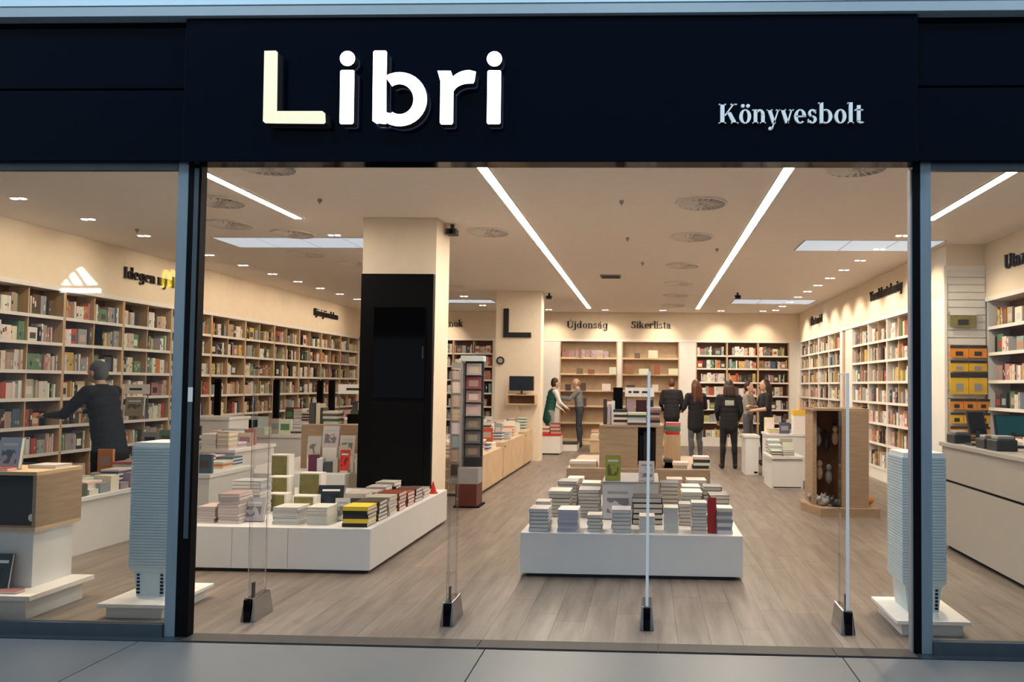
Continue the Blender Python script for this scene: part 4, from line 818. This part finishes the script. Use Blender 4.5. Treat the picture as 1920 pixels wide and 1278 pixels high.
for k, (y0, y1, z) in enumerate(((10.35, 12.1, .55), (12.15, 14.2, .62), (14.25, 15.18, .66))):
    nm = ('near the magazine rack', 'in the middle of the row of counters', 'touching the pillar with the letter L')[k]
    t = thing('wooden_counter', (-2.8, (y0 + y1) / 2, 0), 'light wooden book counter ' + nm, 'counter'); of = t.location.copy()
    B(-3.3, -2.34, y0, y1, .04, z, M_woodl).obj('body', t, of, bevel=.003); B(-3.27, -2.37, y0 + .02, y1 - .02, 0, .04, M_dark).obj('kick_base', t, of); B(-2.339, -2.335, y0 + .1, y0 + .16, z - .09, z - .06, M_dark).obj('handle', t, of)
    for j in range(3): B(-3.2, -2.45, y0 - .006, y0, .08 + j * .16, .21 + j * .16, M_wood).obj('drawer', t, of)
    scatter(-3.3, -2.34, y0, y1, z, 1, .14, .22)
t = thing('book_bin', (-2.18, 16.85, 0), 'white book bin with red trim in front of the assistant in the green apron', 'bin'); of = t.location.copy()
a, b = dp(1012, 840, 16.72).x, dp(1050, 840, 16.72).x
B(a, b, 16.72, 17.2, .03, .42, M_whites).obj('body', t, of, bevel=.004); B(a - .01, b + .01, 16.71, 17.21, .42, .47, M_red).obj('trim', t, of); B(a + .03, b - .03, 16.75, 17.17, 0, .03, M_dark).obj('kick_base', t, of)
pile(1014, 1030, 800, 16.75, .471, [(.55, .1, .08), (.7, .6, .55)], 4, .04); pile(1032, 1049, 800, 16.75, .471, [(.6, .4, .36), (.3, .1, .08)], 6, .04)
t = thing('step_box', (-1.8, 18.2, 0), 'low white step box in front of the Újdonság display case', 'box'); a, b = dp(1054, 840, 18).x, dp(1084, 840, 18).x
B(a, b, 17.7, 18.3, 0, .16, M_whites).obj('body', t, t.location, bevel=.003); B(a - .01, b + .01, 17.69, 18.31, .16, .19, M_dark).obj('top', t, t.location)
wtable(-1.35, -.75, 17.4, 18.2, .30, 'low wooden table near the man in the grey sweater', M_woodl); scatter(-1.35, -.75, 17.4, 18.2, .30, 1, .1, .1)

# ---- white tables on the shoppers' side
a, b = dp(1396, 890, 13.4).x, dp(1425, 890, 13.4).x
t = wtable(a, b, 13.42, 14.0, .70, 'narrow white box table beside the shopper in black'); B(b - .1, b - .04, 13.43, 13.44, .03, .06, M_black).obj('latch', t, t.location)
wtable(2.02, 2.7, 12.7, 13.38, .78, 'white table piled with books behind the shorter white table'); scatter(2.02, 2.7, 12.7, 13.38, .78, 1, .2, .4)
t = wtable(1.90, 2.42, 11.62, 12.4, .50, 'short white table with a grey slot under its top beside the cardboard unit'); B(1.93, 2.39, 11.633, 11.64, .43, .455, M_grey).obj('slot', t, t.location); B(1.95, 2.37, 11.632, 11.64, .02, .035, M_dark).obj('slot', t, t.location); scatter(1.90, 2.42, 11.62, 12.4, .50, 1, .14, .3)
t = thing('yellow_box', (2.35, 12.95, .78), 'yellow display box with a small figure on the white table', 'box'); a, b = dp(1487, 775, 12.75).x, dp(1513, 775, 12.75).x
B(a, b, 12.72, 12.9, .781, 1.10, M_whites).obj('stand', t, t.location); B(a - .005, b + .005, 12.71, 12.91, 1.10, 1.18, M_yellow).obj('tray', t, t.location); MB().cyl(((a + b) / 2, 12.8, 1.18), ((a + b) / 2, 12.8, 1.42), .05, M_woodl, 10, .015).obj('figure', t, t.location)
# cardboard unit
t = thing('cardboard_unit', (2.4, 9.5, 0), 'brown freestanding cardboard unit with hanging goods on a low base', 'display'); of = t.location.copy()
MB().add([(x, y, z) for z in (0.0, .10) for x, y in ((2.12, 9.22), (2.83, 9.22), (2.83, 10.0), (2.02, 10.0), (1.98, 9.7))], [(4, 3, 2, 1, 0), (5, 6, 7, 8, 9)] + [(k, (k + 1) % 5, (k + 1) % 5 + 5, k + 5) for k in range(5)], M_wood).obj('base', t, of)
B(2.40, 2.72, 9.30, 9.36, .10, 1.28, M_wood).obj('panel', t, of); B(2.08, 2.13, 9.5, 9.95, .10, 1.31, M_wood).obj('panel', t, of); B(2.13, 2.72, 9.9, 9.95, .10, 1.31, M_woodd).obj('back_panel', t, of); B(2.68, 2.73, 9.36, 9.9, .10, 1.28, M_wood).obj('panel', t, of); B(2.06, 2.74, 9.36, 9.96, 1.28, 1.31, M_wood).obj('top', t, of)
for k, (x, z, c_) in enumerate(((2.2, .98, M_grey), (2.31, .92, M_dark), (2.42, 1.0, M_woodl), (2.22, .55, M_woodl), (2.34, .5, M_grey))):
    g = thing('hanging_toy', (x, 9.75, z - .17), ('grey plush hanging high', 'black bag hanging high', 'tan plush hanging high', 'tan plush hanging low', 'grey plush hanging low')[k] + ' inside the brown cardboard unit', 'toy'); o3 = g.location.copy()
    MB().ell((x, 9.75, z - .08), (.045, .04, .09), c_).obj('body', g, o3, smooth=True); MB().ell((x, 9.74, z + .04), (.036, .036, .045), c_).obj('head', g, o3, smooth=True); MB().tube([(x, 9.75, z + .08), (x, 9.9, z + .1)], .005, M_dark).obj('hook', g, o3)
for k, (x, y, m_) in enumerate(((2.12, 9.62, M_grey), (2.20, 9.44, M_grey), (2.34, 9.38, M_dark), (2.29, 9.60, M_grey), (2.80, 9.6, M_orange))):
    g = thing('plush_toy', (x, y, .10), ('grey plush at the pointed end of the low base', 'grey plush lying in the middle of the low base', 'dark plush lying before the cardboard panel', 'grey plush lying behind the others on the low base', 'orange plush lying on the far side of the cardboard panel')[k], 'toy'); o3 = g.location.copy()
    MB().ell((x, y, .15), (.07, .06, .05), m_).obj('body', g, o3, smooth=True); MB().ell((x - .06, y - .03, .19), (.035, .035, .035), m_).obj('head', g, o3, smooth=True)
    for q in (-1, 1): MB().ell((x - .06 + q * .022, y - .03, .225), (.012, .01, .016), m_).obj('ear', g, o3, smooth=True)

# ---- slatted wall with yellow packs
sw = struct(B(3.90, 4.448, 10.0, 10.019, 0, 3.2, M_whites), 'wall_slatted')
for k in range(30): B(3.93, 4.44, 9.978, 9.999, .15 + k * .1, .15 + k * .1 + .085, M_white).obj('slat', sw)
B(3.90, 3.935, 9.96, 10.0, 0, 3.2, M_whites).obj('trim', sw)
rows = [(2.38, 1, M_olive, .34, .2), (1.98, 2, M_orange, .235, .16), (1.80, 2, M_yellow, .235, .14), (1.50, 2, M_yellow, .235, .28), (1.30, 3, M_orange, .165, .14), (1.12, 3, M_yellow, .165, .14), (.95, 3, M_orange, .165, .13), (.79, 3, M_yellow, .165, .13)]
for z, n, m_, w_, h in rows:
    for k in range(n):
        x = 3.96 + k * (w_ + .006)
        t = thing('hanging_pack', (x + w_ / 2, 9.95, z), ('%s pack with dark header hanging on the slatted wall, %s row' % ({M_olive: 'olive', M_orange: 'orange', M_yellow: 'yellow'}[m_], {2.38: 'top', 1.98: 'second', 1.80: 'third', 1.50: 'tallest', 1.30: 'middle', 1.12: 'lower', .95: 'low', .79: 'bottom'}[z])), 'pack', 'packs on the slatted wall'); of = t.location.copy()
        B(x, x + w_, 9.925, 9.945, z, z + h, m_).obj('card', t, of); B(x, x + w_, 9.92, 9.924, z + h * .78, z + h, M_dark if n > 1 else M_white).obj('header', t, of); B(x + w_ * .3, x + w_ * .7, 9.918, 9.924, z + h * .15, z + h * .5, M_grey if m_ == M_yellow and n == 2 else M_dark).obj('print', t, of)
        MB().cyl((x + w_ / 2, 9.93, z + h * .92), (x + w_ / 2, 9.977, z + h * .92), .006, M_chrome, 6).obj('hook', t, of)

M_counter = mat('shaded_white_counter', (.43, .405, .375), .3, var=.02)  # white counter darkened, its shade is put into the colour
# ---- checkout counter
t = thing('checkout_counter', (3.4, 6.4, 0), 'long white checkout counter with a black groove along its front', 'counter'); of = t.location.copy()
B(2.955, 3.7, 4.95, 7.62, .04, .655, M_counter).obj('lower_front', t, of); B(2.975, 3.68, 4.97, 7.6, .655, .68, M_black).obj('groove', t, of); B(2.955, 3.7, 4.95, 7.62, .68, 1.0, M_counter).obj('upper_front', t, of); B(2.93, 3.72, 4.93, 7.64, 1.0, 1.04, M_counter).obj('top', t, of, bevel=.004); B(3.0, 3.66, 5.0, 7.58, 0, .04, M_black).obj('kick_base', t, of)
def till(x, y, label, m_, w_=.3, tilt=.25, h=.3):
    t = thing('till_screen', (x, y, 1.04), label, 'screen'); of = t.location.copy()
    B(x - .09, x + .09, y - .08, y + .08, 1.04, 1.06, M_dark).obj('foot', t, of); MB().cyl((x, y, 1.06), (x, y, 1.18), .022, M_dark).obj('neck', t, of)
    mb = B(-w_ / 2, w_ / 2, -.015, .015, 0, h * .66, M_dark); s_ = mb.obj('housing', t); s_.location = (0, 0, .10); s_.rotation_euler = (-tilt, 0, 0)
    g_ = B(-w_ / 2 + .012, w_ / 2 - .012, -.018, -.0155, .012, h * .66 - .012, m_).obj('display', s_)
till(3.33, 6.95, 'dark teal till screen turned to the checkout front', M_teal, .30); till(3.12, 7.18, 'slim dark card terminal screen at the far end of the checkout', M_screen, .16, .35, .34); till(3.40, 6.42, 'tall dark till screen behind the receipt printer', M_screen, .26, .5, .42); till(3.12, 6.0, 'pale card reader screen at the near part of the checkout', M_grey, .12, .5, .3)
for x, y, m_, l, d_ in ((3.07, 6.6, M_dark, 'dark grey receipt printer on the checkout', (.09, .10, .13)), (3.07, 6.85, M_dark, 'dark grey scanner box on the checkout', (.08, .09, .12)), (3.60, 7.02, M_whites, 'white receipt printer behind the teal screen', (.1, .1, .16)), (3.05, 7.45, M_dark, 'dark tray box at the far end of the checkout', (.08, .1, .12))):
    t = thing('till_device', (x, y, 1.04), l, 'device'); of = t.location.copy(); B(x - d_[0], x + d_[0], y - d_[1], y + d_[1], 1.04, 1.04 + d_[2] * .75, m_).obj('body', t, of, bevel=.01); B(x - d_[0] * .8, x + d_[0] * .8, y - d_[1] * .8, y + d_[1] * .5, 1.04 + d_[2] * .75, 1.04 + d_[2], M_dark if m_ == M_whites else M_grey).obj('lid', t, of, bevel=.008)

# ------------------------------------------------------------------ people
def capsule(mb, p, q, r, r2, m):
    mb.cyl(p, q, r, m, 16, r2); mb.ell(p, (r, r, r), m, 16, 8); mb.ell(q, (r2, r2, r2), m, 16, 8)
def sdf(P, prim):
    if prim[0] == 'c':
        _, a, b, r, r2, m = prim; a, b = np.array(a), np.array(b); ab = b - a; t = np.clip(((P - a) @ ab) / max(ab @ ab, 1e-9), 0, 1)
        return np.linalg.norm(P - (a + t[:, None] * ab), axis=1) - (r + (r2 - r) * t)
    _, c, r, m = prim; c, r = np.array(c), np.array(r); k = np.linalg.norm((P - c) / r, axis=1); return (k - 1) * r.min()
def fuse(prims, name, parent, voxel=.011, smooth=7, dec=.4):
    mb = MB(); ms = []
    for p in prims:
        m = p[-1]
        if m not in ms: ms.append(m)
        if p[0] == 'c': capsule(mb, p[1], p[2], p[3], p[4], m)
        else: mb.ell(p[1], p[2], m, 18, 12)
    tmp = mb.obj('tmp_' + name); md = tmp.modifiers.new('r', 'REMESH'); md.mode = 'VOXEL'; md.voxel_size = voxel
    sm = tmp.modifiers.new('s', 'SMOOTH'); sm.iterations = smooth; sm.factor = .5
    dc = tmp.modifiers.new('d', 'DECIMATE'); dc.ratio = dec
    dg_ = bpy.context.evaluated_depsgraph_get(); me = bpy.data.meshes.new_from_object(tmp.evaluated_get(dg_)); bpy.data.objects.remove(tmp)
    me.name = name; me.materials.clear()
    for m in ms: me.materials.append(m)
    n = len(me.polygons); P = np.zeros(n * 3); me.polygons.foreach_get('center', P); P = P.reshape(-1, 3)
    D = np.stack([sdf(P, p) for p in prims]); idx = D.argmin(0); lut = np.array([ms.index(p[-1]) for p in prims])
    me.polygons.foreach_set('material_index', lut[idx].astype(np.int32)); me.polygons.foreach_set('use_smooth', [True] * n); me.update()
    o = bpy.data.objects.new(name, me); COL.objects.link(o); o.parent = parent; return o
SKIN = mat('skin', (.62, .38, .27), .55, var=.05)
def cloth(n, c): return mat('cloth_' + n, c, .85, var=.18, scale=18)
def V3(*a): return np.array(a, float)
def person(label, loc, rz, h, top, legs, shoes, hair, bald=False, long_hair=0.0, lean=0.0, head_tilt=0.0, armL=None, armR=None, stance=.10, jacket=0.0, sleeve=None, bulk=1.0, extra=None, forearm_skin=False):
    """faces local -Y. arms: (elbow, wrist) in metres for a 1.70 m body; lean bends the trunk forward about the hips"""
    s = h / 1.70; t = thing('person', loc, label, 'person', None, rz); cl, sl = math.cos(lean), math.sin(lean)
    def T(p):                                         # trunk points lean forward about the hips
        x, y, z = p; z -= .93
        return (x * s, (y * cl - z * sl) * s, (.93 + z * cl + y * sl) * s)
    def Lg(p): return tuple(q * s for q in p)
    P = []; b = bulk
    prof = [(1.31, .165, .105), (1.22, .168, .115), (1.12, .156, .110), (1.02, .150, .108), (.94, .164, .118)]
    if jacket:
        prof = [(1.31, .165, .105), (1.22, .170, .116), (1.12, .164, .115), (1.02, .162, .116), (.94, .166, .120)] + [(.94 - q, .168, .120) for q in np.arange(.07, jacket + .06, .07)]
    for z_, w_, d_ in prof: P.append(('e', T((0, .005, z_)), (w_ * b * s, d_ * b * s, .135 * s), legs if (z_ < .97 and not jacket) else top))
    P.append(('c', T((-.13, 0, 1.36)), T((.13, 0, 1.36)), .065 * b * s, .065 * b * s, sleeve or top))
    for sx in (-1, 1):
        hip, kn, an = (sx * .085, .01, .90), (sx * (stance * .95 + .005), -.015, .49), (sx * (stance + .012), .025, .09)
        P += [('c', Lg(hip), Lg(kn), .088 * s, .062 * s, legs), ('c', Lg(kn), Lg(an), .060 * s, .044 * s, legs), ('e', Lg((kn[0], .02, .36)), (.06 * s, .062 * s, .13 * s), legs)]
        P += [('c', Lg((an[0], .035, .05)), Lg((an[0] + sx * .015, -.14, .042)), .046 * s, .040 * s, shoes), ('c', Lg(an), Lg((an[0], .03, .055)), .045 * s, .046 * s, shoes)]
        el, wr = (armL, armR)[sx > 0] or ((sx * .235, .03, 1.10), (sx * .225, -.06, .87))
        sh = T((sx * .185, 0, 1.365)); el, wr = T(el), T(wr); at = sleeve or top; fm = SKIN if forearm_skin else at
        P += [('c', sh, el, .060 * b * s, .048 * b * s, at), ('c', el, wr, .045 * b * s, .031 * s, fm)]
        d_ = (V3(*wr) - V3(*el)); d_ /= np.linalg.norm(d_); side = np.cross(d_, V3(0, 0, 1)); side = side / (np.linalg.norm(side) + 1e-6) if np.linalg.norm(side) > .2 else V3(0, -1, 0)
        pal = V3(*wr) + d_ * .05 * s; up = np.cross(side, d_)
        P += [('c', wr, tuple(pal), .028 * s, .030 * s, SKIN), ('c', tuple(pal + side * .018 * s), tuple(pal - side * .018 * s), .022 * s, .022 * s, SKIN)]
        for k in range(4):
            r0 = pal + d_ * .02 * s + side * (.030 - .020 * k) * s; L_ = (.055, .068, .064, .050)[k] * s; mid = r0 + d_ * L_ * .6 + up * -.006 * s
            P += [('c', tuple(r0), tuple(mid), .0095 * s, .009 * s, SKIN), ('c', tuple(mid), tuple(mid + d_ * L_ * .4 - up * .018 * s), .009 * s, .008 * s, SKIN)]
        th0 = pal - d_ * .02 * s + side * .028 * s; P += [('c', tuple(th0), tuple(th0 + side * .028 * s + d_ * .03 * s), .012 * s, .0095 * s, SKIN)]
    neck0, neck1 = T((0, .015, 1.38)), T((0, .0, 1.47)); hc = V3(*T((0, -.02, 1.575))); ct, st_ = math.cos(lean * .4 + head_tilt), math.sin(lean * .4 + head_tilt)
    def Hd(x, y, z): return tuple(hc + V3(x, y * ct - z * st_, z * ct + y * st_) * s)
    P += [('c', neck0, neck1, .058 * s, .052 * s, SKIN), ('e', Hd(0, 0, .015), (.076 * s, .094 * s, .108 * s), SKIN), ('e', Hd(0, -.035, -.055), (.052 * s, .055 * s, .058 * s), SKIN), ('c', Hd(0, -.092, .01), Hd(0, -.108, -.022), .010 * s, .016 * s, SKIN)]
    for sx in (-1, 1): P += [('e', Hd(sx * .078, .01, -.005), (.012 * s, .022 * s, .032 * s), SKIN)]
    fuse(P, 'body', t)
    face = MB()
    for sx in (-1, 1):
        e_ = MB().ell(Hd(sx * .032, -.083, .012), (.012 * s, .008 * s, .007 * s), M_dark, 8, 6).obj('eye', t)
    MB().ell(Hd(0, -.090, -.062), (.024 * s, .008 * s, .006 * s), mat('lip', (.40, .14, .12), .5), 8, 6).obj('mouth', t)
    H = [('e', Hd(0, .022, .04), (.084 * s, .092 * s, .098 * s), hair), ('e', Hd(0, .04, -.01), (.080 * s, .075 * s, .09 * s), hair)]
    if bald: H = [('e', Hd(0, .045, -.005), (.081 * s, .07 * s, .075 * s), hair)]
    if long_hair:
        for sx in (-.05, 0, .05): H += [('c', Hd(sx, .07, -.02), Hd(sx * 1.5, .10, -.06 - long_hair), .06 * s, .045 * s, hair)]
        for sx in (-1, 1): H += [('c', Hd(sx * .07, .02, .02), Hd(sx * .09, .05, -.04 - long_hair * .8), .035 * s, .03 * s, hair)]
    fuse(H, 'hair', t, .012, 3, .5)
    if extra: extra(t, s, T, Hd)
    return t
BLKC, GRYC, JEANS, DKJ, SHOE, BEIGE = cloth('black', (.010, .010, .013)), cloth('grey', (.20, .20, .21)), cloth('dark_jeans', (.035, .045, .055)), cloth('grey_jeans', (.10, .10, .115)), mat('dark_shoe', (.012, .010, .010), .5), cloth('beige', (.30, .27, .24))
HB, HA, HG, HL = mat('dark_brown_hair', (.035, .012, .008), .5, var=.3, scale=60), mat('auburn_hair', (.10, .030, .014), .5, var=.3, scale=60), mat('grey_hair', (.08, .09, .10), .6, var=.3, scale=60), mat('fair_hair', (.33, .2, .12), .6, var=.3, scale=60)
NAVYC = cloth('dark_coat', (.005, .007, .011))
person('man in a grey sweater and dark jeans reaching into the Újdonság display case', (-1.72, 18.85, 0), -PI / 2, 1.74, GRYC, JEANS, SHOE, HL, bald=True, lean=.10, head_tilt=.1, armL=((-.22, -.22, 1.22), (-.15, -.46, 1.28)), armR=((.22, -.2, 1.2), (.15, -.44, 1.24)))
person('assistant in a dark green apron over a white shirt beside the man in grey', (-2.34, 17.85, 0), PI / 2 + .5, 1.74, cloth('green', (.010, .085, .062)), BEIGE, SHOE, HB, sleeve=cloth('white', (.75, .74, .72)), lean=.18, jacket=.16, armL=((-.23, -.12, 1.14), (-.14, -.34, 1.06)), armR=((.23, -.12, 1.12), (.14, -.32, 1.02)))
person('shopper in a black jacket bowing the head before the Sikerlista display case', (.58, 18.0, 0), PI, 1.76, BLKC, JEANS, SHOE, HA, lean=.18, head_tilt=.35, bulk=1.15, jacket=.1, armL=((-.25, -.04, 1.10), (-.2, -.2, .98)), armR=((.25, -.04, 1.10), (.2, -.2, .98)))
person('shopper with long auburn hair, black jacket and grey jeans', (1.0, 15.6, 0), PI + .5, 1.70, BLKC, DKJ, SHOE, HA, long_hair=.26, jacket=.16, bulk=1.1, armL=((-.25, -.02, 1.12), (-.17, -.22, 1.08)), armR=((.26, -.03, 1.12), (.17, -.24, 1.06)))
def print_back(t, s, T, Hd):
    m = mat('grey_print', (.38, .38, .36), .8, var=.5, scale=60)
    mb = MB(); n = 8
    vs = []; fs = []
    for j in range(5):
        for k in range(n + 1):
            x = -.085 + .17 * k / n; z = 1.215 + .1 * j / 4; e = max(0, 1 - (x / (.170 * 1.08)) ** 2 - ((z - 1.24) / .185) ** 2) ** .5
            vs.append((x * s, (.115 * 1.08 * e + .012) * s, z * s))
    for j in range(4):
        for k in range(n): a = j * (n + 1) + k; fs.append((a, a + 1, a + n + 2, a + n + 1))
    mb.add(vs, fs, m).obj('back_print', t)
person('shopper dressed in black with a grey print on the back of the sweatshirt', (1.56, 14.42, 0), PI, 1.69, BLKC, BLKC, SHOE, HB, long_hair=.10, jacket=.14, bulk=1.08, stance=.11, armL=((-.235, .01, 1.10), (-.2, -.12, .93)), armR=((.235, .01, 1.10), (.2, -.12, .93)), extra=print_back)
person('shopper in a grey-beige top facing the woman in black', (2.18, 16.3, 0), PI / 2 - .5, 1.68, BEIGE, DKJ, SHOE, HB, armL=((-.24, -.08, 1.13), (-.1, -.26, 1.1)), armR=((.24, -.08, 1.13), (.1, -.26, 1.1)))
person('woman in a black top with bare forearms and long dark hair, talking', (2.38, 15.2, 0), -PI / 2 + .25, 1.72, BLKC, BLKC, SHOE, HB, long_hair=.24, jacket=.05, forearm_skin=True, armL=((-.25, -.06, 1.12), (-.06, -.30, 1.16)), armR=((.25, -.06, 1.12), (.06, -.28, 1.08)))
person('shopper in a long dark coat with grey hair leaning towards the long bookcase wall', (-6.28, 8.5, 0), -PI / 2 - .1, 1.80, NAVYC, BLKC, SHOE, HG, lean=.2, jacket=.3, bulk=1.14, armL=((-.28, -.2, 1.18), (-.24, -.46, 1.22)), armR=((.27, -.24, 1.16), (.2, -.52, 1.2)))

# ------------------------------------------------------------------ the many shelf books as one object
nb = len(SB['c']); V = np.array([tuple(v) for v in SB['v']], dtype=np.float32)
Q = np.array([(0, 3, 2, 1), (4, 5, 6, 7), (0, 1, 5, 4), (1, 2, 6, 5), (2, 3, 7, 6), (3, 0, 4, 7)])
Fc = (np.arange(nb)[:, None, None] * 8 + Q[None]).reshape(-1, 4)
me = bpy.data.meshes.new('shelf_books'); me.from_pydata(V.tolist(), [], Fc.tolist())
ca_ = me.color_attributes.new('Col', 'FLOAT_COLOR', 'CORNER'); cc = np.ones((nb, 24, 4), dtype=np.float32); cc[:, :, :3] = np.array(SB['c'], dtype=np.float32)[:, None, :]
ca_.data.foreach_set('color', cc.reshape(-1)); me.materials.append(M_books)
bm = bmesh.new(); bm.from_mesh(me); bmesh.ops.recalc_face_normals(bm, faces=bm.faces); bm.to_mesh(me); bm.free(); me.update()
o = bpy.data.objects.new('shelf_books', me); COL.objects.link(o); tag(o, 'the many mixed books standing on the wall bookcases and lying on the tables', 'books', None, 'stuff')
print('single books', NB[0], 'shelf books', nb)

# ------------------------------------------------------------------ across the mall: fascia beam with two lit emblems (seen mirrored in the window pane)
ob = struct(B(-17, 5, -6.5, -6.1, 3.0, 4.7, M_dark), 'trim_3')
for x in (-16.6, 4.4): B(x, x + .3, -6.45, -6.15, -.1, 3.0, M_dark).obj('post', ob)
YV = 2 * 4.545 + 6.0                      # where the mirrored emblem seems to stand
M_emb = mat('lit_emblem', (1, 1, 1), .5, emis=26, ecol=(.9, .95, 1), var=0); M_emy = mat('lit_yellow_emblem', (1, .8, .1), .5, emis=20, ecol=(1, .75, .05), var=0)
def mir(x, y): p = dp(x, y, YV); return (p.x, p.z)
t = thing('mall_emblem', (mir(155, 540)[0], -6.0, mir(155, 540)[1]), 'white lit emblem of three slanted bars on the fascia across the mall', 'sign'); of = t.location.copy()
for q in ([(114, 534), (122, 523), (130, 534)], [(128, 518), (136, 510), (152, 534), (138, 534)], [(142, 505), (151, 500), (180, 533), (163, 534)]): MB().prism([mir(*p) for p in q], -6.05, -6.0, M_emb).obj('bar', t, of)
for k in range(6): MB().prism([mir(*p) for p in ((112 + k * 13, 540), (121 + k * 13, 540), (121 + k * 13, 548), (112 + k * 13, 548))], -6.05, -6.0, M_emb).obj('letter', t, of)
t = thing('mall_emblem', (mir(316, 538)[0], -6.0, mir(316, 538)[1]), 'yellow lit double arch emblem on the fascia across the mall', 'sign'); of = t.location.copy()
for cx in (309, 322):
    mb = MB()
    for p in ring(cx, 0, 7.5, 34, 3.2, 4, 0, 180, 24): mb.prism([mir(a, 538 - b) for a, b in p], -6.05, -6.0, M_emy)
    mb.obj('arch', t, of)
